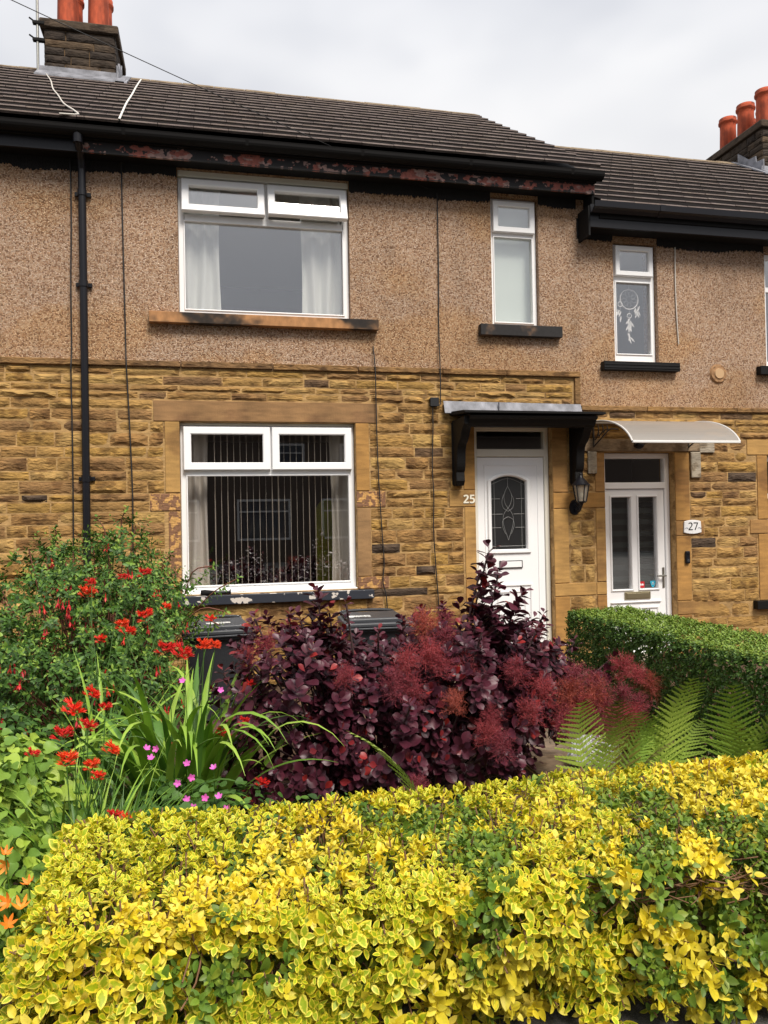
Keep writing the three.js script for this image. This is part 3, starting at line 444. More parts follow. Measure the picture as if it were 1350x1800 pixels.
// ---------------------------------------------------------------- chimneys
function pot(x, y, z, h, r, par) { return mesh('chimney_pot', new THREE.LatheGeometry([[r * 0.98, 0], [r, 0.02], [r * 0.93, 0.06], [r * 0.86, h * 0.7], [r * 0.88, h * 0.84], [r * 1.02, h * 0.86], [r * 1.03, h * 0.91], [r * 0.94, h * 0.93], [r * 0.96, h], [r * 0.8, h], [r * 0.78, h * 0.5], [r * 0.78, 0.02]].map(([a, b]) => new THREE.Vector2(a, b)), 28).translate(x, y, z), M.terracotta, par); }
function chimney(label, x0, x1, z0, z1, yb, yt, potH, seed, potsX, potsZ, side, dy) {
  const rY = (z) => 5.5 + dy + (0.3 - z) * 0.664, ze = -3.5;
  const c = thing('chimney', label, 'chimney', 'stone chimneys on the ridge'), mm = M.sootStone;
  const body = mesh('stack', bx(x0 + 0.014, x1 - 0.014, yb - 0.5, yt - 0.12, z0 + 0.014, z1 - 0.014, 0), M.sootMortar, c), rows = [yt - 0.13]; while (rows.at(-1) > yb - 0.1) rows.push(rows.at(-1) - (rows.length == 1 ? 0.13 : rows.length > 5 ? 0.19 : 0.105));
  masonry(body, x0, x1, rows, [], seed, -9, z1, mm, 'stone', 1.1);
  const sideG = new THREE.Group(), tmp = []; masonry(sideG, 0, z1 - z0, rows, [], seed + 1, -9, 0, mm, 'stone', 1.2);
  for (const o of [...sideG.children]) { const q = o.position.clone(); body.add(o); if (side > 0) { o.position.set(x1, q.y, z1 - q.x); o.rotation.set(0, Math.PI / 2, 0); } else { o.position.set(x0, q.y, z0 + q.x); o.rotation.set(0, -Math.PI / 2, 0); } }
  mesh('cap_stone', metric(bx(x0 - 0.05, x1 + 0.05, yt - 0.12, yt, z0 - 0.05, z1 + 0.05, 0.02)), mm[0], c);
  mesh('flaunching', metric(bx(x0 + 0.05, x1 - 0.05, yt - 0.005, yt + 0.05, z0 + 0.05, z1 - 0.05, 0.03)), M.sootMortar, c);
  for (const x of potsX) for (const z of potsZ) pot(x, yt + 0.03, z, potH, 0.155, c);
  // lead apron, side soakers
  const y1 = yb, sl = 0.664;
  mesh('lead_flashing', merge([bx(x0 - 0.06, x1 + 0.05, y1 - 0.02, y1 + 0.11, z1 + 0.02, z1 + 0.05, 0.008), alongX([[z1 + 0.05, rY(z1 + 0.05) + 0.03], [z1 + 0.26, rY(z1 + 0.26) + 0.012], [z1 + 0.26, rY(z1 + 0.26) - 0.01], [z1 + 0.02, rY(z1) - 0.02]], x0 - 0.08, x1 + 0.14, 0.004)]), M.lead, c);
  const s = new THREE.Shape(), zf = z1 + 0.06, zb = z0 + 0.1; s.moveTo(-zf, rY(zf) - 0.02); s.lineTo(-zf, rY(zf) + 0.2); s.lineTo(-(zf - 0.16), rY(zf) + 0.22); s.lineTo(-(zf - 0.18), rY(zf) + 0.33); s.lineTo(-(zf - 0.34), rY(zf) + 0.34); s.lineTo(-ze, rY(ze) + 0.16); s.lineTo(-ze, rY(ze) - 0.02); s.closePath();
  mesh('lead_flashing', extrude(s, 0, 0.03, 0.005).rotateY(Math.PI / 2).translate(side > 0 ? x1 + 0.018 : x0 - 0.045, 0, 0), M.lead, c);
  mesh('lead_flashing', alongX([[z1 + 0.26, rY(z1 + 0.26) - 0.012], [ze, rY(ze) - 0.012], [ze, rY(ze) + 0.014], [z1 + 0.26, rY(z1 + 0.26) + 0.01]], side > 0 ? x1 + 0.02 : x0 - 0.17, side > 0 ? x1 + 0.17 : x0 - 0.02), M.lead, c);
  return c;
}
chimney('tall dark stone chimney at the left above the downpipe', -2.07, -1.16, -4.0, -3.08, 7.7, 8.46, 0.75, 401, [-1.8, -1.4], [-3.35, -3.75], 1, 0);
chimney('dark stone chimney at the right edge with three pots showing', 8.95, 9.9, -4.4, -2.95, 7.22, 8.1, 0.62, 411, [9.22, 9.62], [-3.2, -3.67, -4.14], -1, -0.385);
// ---------------------------------------------------------------- fixtures on the walls
{
  const p = thing('downpipe', 'black drainpipe running down the wall below the tall chimney', 'drainpipe', null, [-1.15, 0, 0]), r = 0.036;
  mesh('pipe', merge([tube([[0, 5.12, 0.07], [0, 3, 0.07], [-0.005, 0.02, 0.07]], r, 6, 14), tube([[0, 5.36, 0.29], [0, 5.27, 0.28], [0, 5.18, 0.12], [0, 5.09, 0.07]], r, 14, 14)]), M.blackGloss, p);
  mesh('hopper_outlet', merge([new THREE.CylinderGeometry(0.05, 0.042, 0.12, 16).translate(0, 5.3, 0.285), new THREE.CylinderGeometry(0.046, 0.046, 0.03, 16).translate(0, 5.36, 0.288)]), M.blackGloss, p);
  for (const y of [4.86, 3.98, 2.1, 0.9]) mesh('pipe_collar', merge([new THREE.CylinderGeometry(0.043, 0.043, 0.06, 16).translate(0, y, 0.07), bx(-0.075, 0.075, y - 0.02, y + 0.02, 0.01, 0.035, 0.004), bx(-0.012, 0.012, y - 0.02, y + 0.02, 0.03, 0.05, 0)]), M.blackGloss, p);
}
{ // timber hood over door 25
  const h = thing('door_hood', 'flat black timber hood on curved brackets over the door with the oval leaded glass', 'door hood');
  mesh('roof_board', merge([alongX([[0.014, 2.76], [0.46, 2.72], [0.52, 2.725], [0.52, 2.745], [0.46, 2.757], [0.014, 2.80]], 2.53, 4.1, 0.004)]), M.blackMatt, h);
  mesh('front_moulding', alongX([[0.3, 2.722], [0.47, 2.715], [0.5, 2.7], [0.49, 2.68], [0.46, 2.665], [0.44, 2.63], [0.41, 2.6], [0.3, 2.6]], 2.6, 4.02, 0.003), M.blackWood, h);
  mesh('underside_board', bx(2.62, 4.0, 2.67, 2.7, 0.014, 0.31, 0.003), M.blackWood, h);
  for (const x of [2.555, 3.925]) {
    const s = new THREE.Shape(); s.moveTo(0, 2.7); s.lineTo(-0.42, 2.7); s.lineTo(-0.42, 2.62); s.bezierCurveTo(-0.3, 2.58, -0.32, 2.5, -0.24, 2.45); s.bezierCurveTo(-0.12, 2.4, -0.2, 2.22, -0.12, 2.14); s.lineTo(-0.13, 2.05); s.lineTo(-0.1, 2.0); s.lineTo(0, 2.0); s.closePath();
    mesh('bracket', merge([extrude(s, 0, 0.095, 0.006).rotateY(Math.PI / 2).translate(x, 0, 0.013), bx(x - 0.008, x + 0.103, 2.015, 2.68, 0.013, 0.045, 0.004)]), M.blackWood, h);
  }
  const fl = new THREE.PlaneGeometry(1.6, 0.17, 24, 4), p = fl.attributes.position; for (let i = 0; i < p.count; i++) { const x = p.getX(i) + 3.26, v = p.getY(i) / 0.17 + 0.5; p.setXYZ(i, x, 2.772 + v * 0.135 + (x - 3.26) * -0.008, 0.085 - 0.055 * v + 0.006 * (vn(x * 9, v * 3, 99, 99, 4) - 0.5)); } fl.computeVertexNormals();
  const fb = fl.clone().translate(0, -0.004, -0.004); mesh('lead_flashing', [metric(fl), metric(fb), bx(3.07, 3.078, 2.78, 2.9, 0.06, 0.09, 0.002)], M.lead, h);
}
{ // curved clear canopy over door 27
  const a = thing('door_canopy', 'curved clear plastic canopy on scrolled brackets over the right hand door', 'canopy'), top = (t) => [0.03 + 0.84 * Math.sin(t * Math.PI / 2 * 0.82) / Math.sin(Math.PI / 2 * 0.82), 2.4 + 0.3 * (Math.cos(t * Math.PI / 2 * 0.82) - Math.cos(Math.PI / 2 * 0.82)) / (1 - Math.cos(Math.PI / 2 * 0.82))];
  const x0 = 4.19, x1 = 5.44, up = [], dn = []; for (let i = 0; i <= 16; i++) { const [z, y] = top(i / 16); up.push([z, y + 0.004]); dn.unshift([z, y]); }
  mesh('sheet', alongX([...up, ...dn], x0, x1), new THREE.MeshPhysicalMaterial({ color: srgb(206, 200, 192), roughness: 0.3, transmission: 0.7, thickness: 0 }), a);
  for (const x of [x0, x1]) mesh('side_trim', tube(Array.from({ length: 9 }, (_, i) => { const [z, y] = top(i / 8); return [x, y + 0.004, z]; }), 0.011, 16, 6), std(srgb(205, 202, 198), 0.4), a);
  mesh('front_trim', bx(x0, x1, 2.385, 2.412, 0.855, 0.885, 0.006), std(srgb(224, 224, 222), 0.35), a); mesh('back_rail', bx(x0, x1, 2.685, 2.712, 0.014, 0.05, 0.004), std(srgb(190, 186, 180), 0.4), a);
  for (const x of [x0 + 0.02, x1 - 0.03]) mesh('bracket', merge([tube([[x, 2.68, 0.03], [x, 2.42, 0.03]], 0.011, 4, 6), tube([[x, 2.43, 0.04], [x, 2.5, 0.2], [x, 2.58, 0.4], [x, 2.56, 0.56]], 0.009, 14, 6), ...[0.1, 0.2, 0.3].map((z, k) => tube([[x, 2.665 - k * 0.015, z + 0.03], [x, 2.6 - k * 0.01, z + 0.05], [x, 2.52 + k * 0.035, z], [x, 2.5 + k * 0.03, z - 0.05], [x, 2.54 + k * 0.03, z - 0.05]], 0.007, 14, 5))]), std(srgb(72, 66, 60), 0.5), a);
}
{ // wall lantern
  const l = thing('wall_lantern', 'small black coach lantern on the stone pier between the two doors', 'lantern', null, [3.97, 1.9, 0.012]), cz = 0.16, hex = (r0, r1, h, y) => new THREE.CylinderGeometry(r0, r1, h, 6, 1).translate(0, y, cz);
  mesh('roof', merge([hex(0.03, 0.098, 0.075, 0.135), hex(0.012, 0.03, 0.03, 0.185), hex(0.1, 0.1, 0.012, 0.094), new THREE.SphereGeometry(0.014, 10, 8).translate(0, 0.21, cz)]), M.blackGloss, l);
  const bars = [], gl = []; for (let k = 0; k < 6; k++) { const a = k / 6 * 6.2832 + Math.PI / 6 * 0, s = Math.sin(a), c = Math.cos(a); bars.push(tube([[s * 0.088, 0.09, cz + c * 0.088], [s * 0.056, -0.09, cz + c * 0.056]], 0.0055, 2, 5)); }
  mesh('cage', merge([...bars, hex(0.06, 0.05, 0.018, -0.095), hex(0.03, 0.012, 0.04, -0.12)]), M.blackGloss, l);
  mesh('glass', new THREE.CylinderGeometry(0.083, 0.053, 0.178, 6, 1, true).translate(0, 0, cz), new THREE.MeshPhysicalMaterial({ color: srgb(220, 214, 200), roughness: 0.25, transmission: 0.7, thickness: 0 }), l);
  mesh('bulb', new THREE.SphereGeometry(0.026, 12, 10).scale(1, 1.5, 1).translate(0, -0.02, cz), std(srgb(230, 226, 214), 0.3), l);
  mesh('arm', merge([tube([[0, -0.14, 0.01], [0, -0.2, 0.06], [0, -0.17, 0.14], [0, -0.11, cz]], 0.012, 16, 8), tube([[0, -0.15, 0.02], [0.0, -0.12, 0.08], [0, -0.08, 0.09], [0, -0.06, 0.06], [0, -0.1, 0.05]], 0.008, 16, 6)]), M.blackGloss, l);
  mesh('wall_plate', new THREE.CylinderGeometry(0.06, 0.065, 0.02, 20).rotateX(Math.PI / 2).scale(1, 1.35, 1).translate(0, -0.15, 0.01), M.blackGloss, l);
}
function text(s, size, depth, f = font) { const g = new TextGeometry(s, { font: f, size, depth, curveSegments: 6, bevelEnabled: false }); g.computeBoundingBox(); const b = g.boundingBox; return g.translate(-(b.min.x + b.max.x) / 2, -(b.min.y + b.max.y) / 2, 0); }
thingMesh('house_number', metric(text('25', 0.092, 0.006).translate(2.735, 1.86, 0.0125)), std(srgb(232, 226, 206), 0.6), 'cream painted number 25 on the jamb stone beside its door', 'house number');
{
  const p = thing('number_plaque', 'white plaque with the number 27 to the right of its door', 'plaque', null, [5.44, 1.5, 0.014]), s = new THREE.Shape();
  s.moveTo(-0.115, -0.06); s.quadraticCurveTo(0, -0.095, 0.115, -0.06); s.lineTo(0.108, 0.068); s.quadraticCurveTo(0, 0.1, -0.108, 0.068); s.closePath();
  mesh('plate', extrude(s, 0.0, 0.016, 0.004), std(srgb(226, 226, 226), 0.35), p);
  mesh('numerals', metric(text('27', 0.088, 0.003, fontThin).translate(0.005, 0.012, 0.0162)), M.blackMatt, p);
  mesh('flourish', merge([tube([[-0.108, -0.02, 0.018], [-0.085, -0.005, 0.018], [-0.062, -0.012, 0.018]], 0.0025, 8, 4), tube([[0.108, -0.02, 0.018], [0.085, -0.005, 0.018], [0.066, -0.012, 0.018]], 0.0025, 8, 4)]), std(srgb(70, 80, 110), 0.5), p);
}
{ const b = thing('doorbell_camera', 'black doorbell camera on the stone jamb below the number plaque', 'doorbell', null, [5.365, 1.155, 0.013]); mesh('case', new RoundedBoxGeometry(0.058, 0.145, 0.03, 3, 0.012).translate(0, 0, 0.015), M.blackGloss, b); mesh('lens', new THREE.CylinderGeometry(0.013, 0.013, 0.006, 16).rotateX(Math.PI / 2).translate(0, 0.042, 0.032), std(lin(0.01, 0.01, 0.012), 0.1), b); mesh('button', new THREE.CylinderGeometry(0.016, 0.016, 0.005, 18).rotateX(Math.PI / 2).translate(0, -0.035, 0.031), std(srgb(60, 62, 66), 0.4), b); }
{ const v = thing('vent_cover', 'round terracotta coloured vent disc on the right hand pebbledash', 'vent', null, [5.84, 3.29, 0.0]); mesh('outer_ring', new THREE.CylinderGeometry(0.1, 0.115, 0.02, 28).rotateX(Math.PI / 2).translate(0, 0, 0.01), std(srgb(176, 136, 96), 0.85, { map: grainMap }), v); mesh('inner_disc', new THREE.CylinderGeometry(0.058, 0.062, 0.014, 24).rotateX(Math.PI / 2).translate(0, 0, 0.026), std(srgb(190, 156, 116), 0.8), v); }
{ const s = thing('spot_lamp', 'small black lamp under the curved clear canopy', 'lamp', null, [4.74, 2.45, 0.031]); mesh('head', new THREE.SphereGeometry(0.05, 16, 12).scale(1, 0.9, 1.1).translate(0, -0.01, 0.06), M.blackGloss, s); mesh('mount', merge([new THREE.CylinderGeometry(0.035, 0.035, 0.02, 14).rotateX(Math.PI / 2).translate(0, 0, 0.01), tube([[0, 0, 0.02], [0.06, 0.0, 0.05], [0.1, 0.015, 0.02]], 0.008, 10, 5)]), M.blackGloss, s); }
{ const j = thing('junction_box', 'small black cable box on the wall left of the door hood', 'junction box', null, [2.35, 2.895, 0.02]); mesh('box', bx(-0.045, 0.045, -0.045, 0.045, 0, 0.05, 0.008), M.blackMatt, j); mesh('lid', bx(-0.047, 0.047, -0.047, 0.047, 0.05, 0.058, 0.004), M.black, j); }
const cableGroup = 'cables clipped to the house wall';
function cable(label, pts, r = 0.0075, m = M.cable) { return thingMesh('cable', tube(pts, r, pts.length * 10, 5), m, label, 'cable', cableGroup); }
cable('black cable running down the wall just left of the drainpipe', [[-1.26, 5.24, 0.02], [-1.26, 4.6, 0.018], [-1.272, 4, 0.018], [-1.275, 3.3, 0.02], [-1.277, 3.2, 0.048], [-1.28, 3.1, 0.035], [-1.275, 2.4, 0.04], [-1.28, 1.5, 0.035], [-1.29, 0.5, 0.03]]);
cable('black cable running down the wall between the drainpipe and the windows', [[-0.79, 5.24, 0.02], [-0.79, 4.9, 0.018], [-0.783, 4.12, 0.018], [-0.775, 3.4, 0.018], [-0.77, 3.22, 0.05], [-0.765, 3.05, 0.035], [-0.745, 2.5, 0.04], [-0.73, 1.9, 0.04], [-0.735, 1.5, 0.035], [-0.72, 0.5, 0.03]]);
cable('thin black cable running down the stone right of the living room window', [[1.705, 3.48, 0.018], [1.715, 3.24, 0.052], [1.72, 2.81, 0.04], [1.725, 2.4, 0.04], [1.735, 2.03, 0.04], [1.76, 1.5, 0.04], [1.775, 1.2, 0.04], [1.76, 1.0, 0.04], [1.79, 0.86, 0.04], [1.81, 0.5, 0.03]], 0.0065);
cable('black cable running down the pebbledash to the junction box', [[2.44, 5.15, 0.018], [2.44, 4.4, 0.016], [2.43, 3.7, 0.016], [2.425, 3.24, 0.052], [2.425, 2.95, 0.04], [2.42, 2.87, 0.04], [2.39, 2.86, 0.035]], 0.0065);
cable('black cable hanging from the junction box down the stone beside the door', [[2.335, 2.86, 0.05], [2.335, 2.6, 0.042], [2.32, 2.2, 0.042], [2.33, 1.9, 0.042], [2.32, 1.55, 0.042], [2.335, 1.2, 0.042], [2.36, 0.75, 0.04], [2.37, 0.3, 0.03]], 0.0065);
cable('short pale cable on the pebbledash right of the dreamcatcher window', [[5.3, 4.74, 0.016], [5.295, 4.3, 0.014], [5.305, 3.9, 0.014], [5.32, 3.62, 0.014]], 0.007, M.cablePale);
function onRoof(x, z) { return [x, 5.5 + (0.3 - z) * 0.664, z]; }
thingMesh('roof_cable', tube([onRoof(-2.0, -2.85), onRoof(-1.83, -2.2), onRoof(-1.66, -1.4), onRoof(-1.52, -0.9), onRoof(-1.36, -0.3), onRoof(-1.2, 0.1), onRoof(-1.15, 0.3), onRoof(-1.3, 0.34)], 0.009, 60, 5), M.cablePale, 'kinked pale cable lying on the roof left of the chimney', 'cable', 'cables lying on the roof tiles');
thingMesh('roof_cable', tube([onRoof(-0.85, -3.4), onRoof(-0.84, -2.5), onRoof(-0.82, -1.6), onRoof(-0.81, -0.8), onRoof(-0.79, -0.2), onRoof(-0.77, 0.36)], 0.0105, 40, 5), std(srgb(226, 222, 212), 0.6), 'straight white cable lying on the roof right of the chimney', 'cable', 'cables lying on the roof tiles');
thingMesh('overhead_wire', tube([[2.34, 5.19, 0.02], [1.04, 5.465, 0.347], [-0.25, 5.755, 0.673], [-1.55, 6.06, 1.0], [-3.5, 6.54, 1.49], [-7.4, 7.56, 2.47]], 0.0045, 80, 4), M.cable, 'thin telephone wire crossing the roof from the top left corner', 'wire');
{ const a = thing('aerial_mast', 'thin metal aerial mast strapped to the left chimney', 'aerial', null, [-2.14, 7.7, -3.05]); mesh('mast', new THREE.CylinderGeometry(0.018, 0.018, 2.6, 10).translate(0, 1.3, 0), M.steel, a); for (const y of [0.45, 0.68]) mesh('bracket', merge([bx(-0.06, 0.09, y - 0.02, y + 0.02, -0.03, 0.03, 0.004), tube([[-0.03, y + 0.01, 0], [-0.1, y + 0.05, 0.02]], 0.012, 4, 5)]), M.blackMatt, a); }
{ // dreamcatcher
  const d = thing('dreamcatcher', 'white feathered dreamcatcher hanging in the right hand upper window', 'dreamcatcher', null, [4.8, 4.1, -0.15]), w = std(srgb(235, 232, 226), 0.8), torus = (R, x, y, t = 0.007) => new THREE.TorusGeometry(R, t, 6, 28).translate(x, y, 0);
  mesh('hoop', merge([torus(0.115, -0.005, 0.06), torus(0.028, -0.12, 0.0, 0.005), torus(0.026, -0.005, -0.13, 0.005)]), w, d);
  const web = []; for (let k = 0; k < 9; k++) for (const [r0, r1, sk] of [[0.115, 0.07, 0.5], [0.07, 0.03, 1.0]]) for (const q of [-1, 1]) { const a = k / 9 * 6.283 + sk * 0.7, b = a + q * 6.283 / 18; web.push(tube([[-0.005 + r0 * Math.sin(a), 0.06 + r0 * Math.cos(a), 0], [-0.005 + r1 * Math.sin(b), 0.06 + r1 * Math.cos(b), 0]], 0.0012, 1, 3)); }
  mesh('web', merge(web), w, d);
  mesh('cord', merge([tube([[-0.005, 0.175, 0], [-0.005, 0.3, 0]], 0.002, 2, 4), tube([[-0.005, -0.05, 0], [-0.005, -0.36, 0]], 0.002, 2, 4), tube([[-0.12, 0.0, 0], [-0.125, -0.13, 0]], 0.002, 2, 4), tube([[0.1, 0, 0], [0.11, -0.16, 0]], 0.002, 2, 4)]), w, d);
  const fs = new THREE.Shape(); fs.moveTo(0, 0); fs.quadraticCurveTo(0.018, -0.03, 0.006, -0.08); fs.quadraticCurveTo(-0.018, -0.04, 0, 0); const fg = extrude(fs, -0.001, 0.001), r = rng(3);
  for (const [x, y, n] of [[-0.005, -0.15, 12], [-0.005, -0.28, 6], [-0.13, -0.04, 6], [0.105, 0.0, 8]]) for (let k = 0; k < n; k++) { const o = mesh('feather', fg, w, d); o.position.set(x + (r() - 0.5) * 0.05, y - r() * 0.1, (r() - 0.5) * 0.01); o.rotation.z = (r() - 0.5) * 1.4; o.scale.setScalar(0.7 + r() * 0.5); }
}
{ const s = thing('door_sticker', 'red square sticker low on the glass of the right hand door', 'sticker', null, [4.875, 0.845, -0.1455]); mesh('backing', bx(-0.034, 0.034, -0.036, 0.036, 0, 0.0012, 0), std(srgb(200, 40, 50), 0.5), s); mesh('white_mark', merge([bx(-0.024, 0.024, -0.009, 0.004, 0.0012, 0.002, 0), bx(-0.022, -0.008, 0.005, 0.012, 0.0012, 0.002, 0), bx(0.0, 0.02, 0.005, 0.011, 0.0012, 0.002, 0)]), M.white, s); }
{ const s = thing('door_sticker', 'blue shield sticker low on the glass beside the door handle', 'sticker', null, [5.02, 0.85, -0.1455]), q = new THREE.Shape(); q.moveTo(-0.034, 0.034); q.quadraticCurveTo(0, 0.03, 0, 0.042); q.quadraticCurveTo(0, 0.03, 0.034, 0.034); q.quadraticCurveTo(0.036, -0.02, 0, -0.042); q.quadraticCurveTo(-0.036, -0.02, -0.034, 0.034); mesh('shield', extrude(q, 0, 0.0014), std(srgb(40, 170, 200), 0.5), s); mesh('white_mark', merge([bx(-0.008, 0.008, 0.008, 0.02, 0.0014, 0.002, 0), bx(-0.018, 0.018, -0.006, -0.001, 0.0014, 0.002, 0)]), M.white, s); }
{ const b = thing('zebra_blind', 'dark banded blind behind the glass strips of the right hand door', 'blind'), a = std(srgb(70, 76, 74), 0.9), c = new THREE.MeshPhysicalMaterial({ color: srgb(46, 50, 48), roughness: 1, transmission: 0.4, thickness: 0 }); for (let k = 0; k < 17; k++) mesh('band', bx(4.44, 5.14, 0.75 + k * 0.066, 0.812 + k * 0.066, -0.222, -0.22, 0), k % 2 ? c : a, b); mesh('head_rail', bx(4.44, 5.14, 1.875, 1.92, -0.245, -0.2, 0.006), a, b); }

// ---------------------------------------------------------------- wheelie bins, pump on the sill, bag
M.binPlastic = std(srgb(44, 46, 50), 0.45, { bumpMap: smoothBump, bumpScale: 0.0015 }); M.binLid = std(srgb(62, 64, 68), 0.42, { bumpMap: smoothBump, bumpScale: 0.0015 });
function bin(label, x, z, turn, labelX) {
  const b = thing('wheelie_bin', label, 'bin', 'wheelie bins against the house wall', [x, 0.0, z]); b.rotation.y = turn; b.scale.y = 0.93;
  const bodyS = (w, d, y) => [[-w, y, -d], [w, y, -d], [w, y, d], [-w, y, d]], lv = [bodyS(0.2, 0.2, 0.03), bodyS(0.235, 0.25, 0.74), bodyS(0.27, 0.285, 0.75), bodyS(0.27, 0.285, 0.79)], pos = [];
  const quad = (a, c, e, f) => pos.push(...a, ...c, ...e, ...a, ...e, ...f); for (let k = 0; k < 3; k++) for (let i = 0; i < 4; i++) quad(lv[k][i], lv[k + 1][i], lv[k + 1][(i + 1) % 4], lv[k][(i + 1) % 4]); quad(lv[0][0], lv[0][1], lv[0][2], lv[0][3]); quad(lv[3][3], lv[3][2], lv[3][1], lv[3][0]);
  const g = new THREE.BufferGeometry(); g.setAttribute('position', new THREE.Float32BufferAttribute(pos, 3)); g.computeVertexNormals(); mesh('body', metric(g), M.binPlastic, b);
  const lid = mesh('lid', merge([bx(-0.285, 0.285, 0.792, 0.835, -0.3, 0.305, 0.015), metric(new RoundedBoxGeometry(0.5, 0.05, 0.5, 3, 0.02).translate(0, 0.85, 0.01)), bx(-0.288, 0.288, 0.775, 0.792, 0.27, 0.312, 0.006)]), M.binLid, b);
  mesh('label', bx(labelX - 0.1, labelX + 0.1, 0.8755, 0.8775, 0.06, 0.17, 0), std(0xffffff, 0.6, { map: labelTex }), lid);
  mesh('handle_bar', merge([tube([[-0.24, 0.84, -0.31], [-0.24, 0.86, -0.36], [0.24, 0.86, -0.36], [0.24, 0.84, -0.31]], 0.016, 24, 8)]), M.binPlastic, b);
  for (const s of [-1, 1]) mesh('wheel', new THREE.CylinderGeometry(0.1, 0.1, 0.04, 20).rotateZ(Math.PI / 2).translate(s * 0.235, 0.1, -0.22), M.blackMatt, b);
  return b;
}
const labelTex = tex(128, 64, [0.21, 0.12], (u, v) => { const x = Math.floor(u * 40), y = Math.floor(v * 5); const ink = (y == 1 || y == 3) && hash(x, y, 7) > 0.4 && u > 0.1 && u < 0.9; return ink ? [60, 60, 62] : [226, 226, 222]; });
bin('dark wheelie bin between the red flowers and the purple bush', 0.03, 1.2, 0.06, 0.02); bin('dark wheelie bin under the right end of the living room sill', 1.4, 1.2, -0.05, -0.14);
{ const p = thing('hand_pump', 'black hand pump lying on the living room window sill', 'pump', null, [0.1, 0.96, 0.035]); p.rotation.z = 0.02; mesh('handle', new THREE.LatheGeometry([[0.001, 0], [0.03, 0.004], [0.033, 0.04], [0.024, 0.1], [0.02, 0.13], [0.001, 0.132]].map(([a, b]) => new THREE.Vector2(a, b)), 16).rotateZ(-Math.PI / 2).translate(-0.2, 0, 0), M.blackMatt, p); mesh('barrel', new THREE.CylinderGeometry(0.016, 0.018, 0.16, 14).rotateZ(-Math.PI / 2).translate(0.005, -0.004, 0), M.blackGloss, p); mesh('collar', new THREE.CylinderGeometry(0.026, 0.026, 0.012, 14).rotateZ(-Math.PI / 2).translate(0.09, -0.002, 0), M.blackMatt, p); mesh('needle', new THREE.CylinderGeometry(0.003, 0.005, 0.16, 8).rotateZ(-Math.PI / 2).translate(0.175, -0.006, 0), M.steel, p); }
{ // crumpled white bag beside the path
  const g = new THREE.IcosahedronGeometry(0.15, 5), p = g.attributes.position; for (let i = 0; i < p.count; i++) { const x = p.getX(i), y = p.getY(i), z = p.getZ(i), k = 0.75 + 0.6 * Math.abs(n3(x * 16, y * 16, z * 16, 3) - 0.5) * 2 * 0.6 + 0.2 * n3(x * 40, y * 40, z * 40, 8); p.setXYZ(i, x * k * 1.25, Math.max(-0.06, y * k * 0.75), z * k); } g.computeVertexNormals();
  thingMesh('plastic_bag', g.translate(2.44, 0.085, 3.25), std(srgb(226, 228, 232), 0.45), 'crumpled white plastic bag on the path behind the ferns', 'bag');
}

// ---------------------------------------------------------------- the terrace across the road, seen mirrored in the living room window
{
  const h = thing('opposite_house', 'brown terraced house across the road mirrored in the living room glass', 'house'), wall = std(srgb(62, 52, 45), 0.95), Z = 24;
  const op = [], W = (x0, x1, y0, y1) => op.push([x0, x1, y0, y1]); for (const x of [-8.5, -2.5, 2.2, 5.4, 15.5, 22, 28]) W(x, x + 1.7, 3.6, 4.9); for (const x of [-8.5, -2.6, 1.1, 4.6, 12, 23.5, 29]) W(x, x + 2.2, 0.9, 2.6);
  mesh('wall', wallSheet(-16, 34, -0.3, 5.3, op, Z, Z + 0.3), wall, h);
  for (const [a, b, c, d] of op) { const w = part('window', h); mesh('frame', merge([ring(a, b, c, d, 0.09, Z - 0.02, Z + 0.1), bx(a + 0.05, b - 0.05, lerp(c, d, 0.68), lerp(c, d, 0.72), Z - 0.02, Z + 0.08, 0.004)]), std(srgb(150, 150, 150), 0.5), w); mesh('pane', bx(a + 0.08, b - 0.08, c + 0.08, d - 0.08, Z + 0.03, Z + 0.04, 0), std(lin(0.03, 0.035, 0.045), 0.1), w); }
  mesh('roof', alongX([[Z - 0.4, 5.3], [Z + 3.6, 8], [Z + 7.6, 5.3]], -16, 34), M.sootStone[3], h);
}
// ---------------------------------------------------------------- leaves
// a leaf along +y from its base, face to +z; w(t) gives the half width along its length
function leafGeo(w, rows, cols, fold, curl, wave = 0, seed = 1) {
  const pos = [], uv = [], idx = [], n = cols + 1;
  for (let j = 0; j <= rows; j++) for (let i = 0; i <= cols; i++) {
    const t = j / rows, u = i / cols * 2 - 1, h = w(t);
    pos.push(u * h, t - curl * curl * t * t * 0.3, Math.abs(u) * h * fold - curl * t * t + wave * Math.sin(t * 9 + seed) * Math.abs(u)); uv.push(i / cols, t);
  }
  for (let j = 0; j < rows; j++) for (let i = 0; i < cols; i++) { const a = j * n + i; idx.push(a, a + 1, a + n + 1, a, a + n + 1, a + n); }
  const g = new THREE.BufferGeometry(); g.setAttribute('position', new THREE.Float32BufferAttribute(pos, 3)); g.setAttribute('uv', new THREE.Float32BufferAttribute(uv, 2)); g.setIndex(idx); g.computeVertexNormals(); return g;
}
const oval = (W, e = 0.8) => (t) => W * Math.pow(Math.sin(Math.PI * Math.pow(t, 0.82)), e) * (t > 0.97 ? 0.2 : 1) + 0.012;
const obov = (W) => (t) => W * Math.pow(Math.sin(Math.PI * Math.pow(clamp((t - 0.12) / 0.88), 1.35)), 0.62) + 0.018;
const X3 = new THREE.Vector3(), Y3 = new THREE.Vector3(), Z3 = new THREE.Vector3(), MM = new THREE.Matrix4();
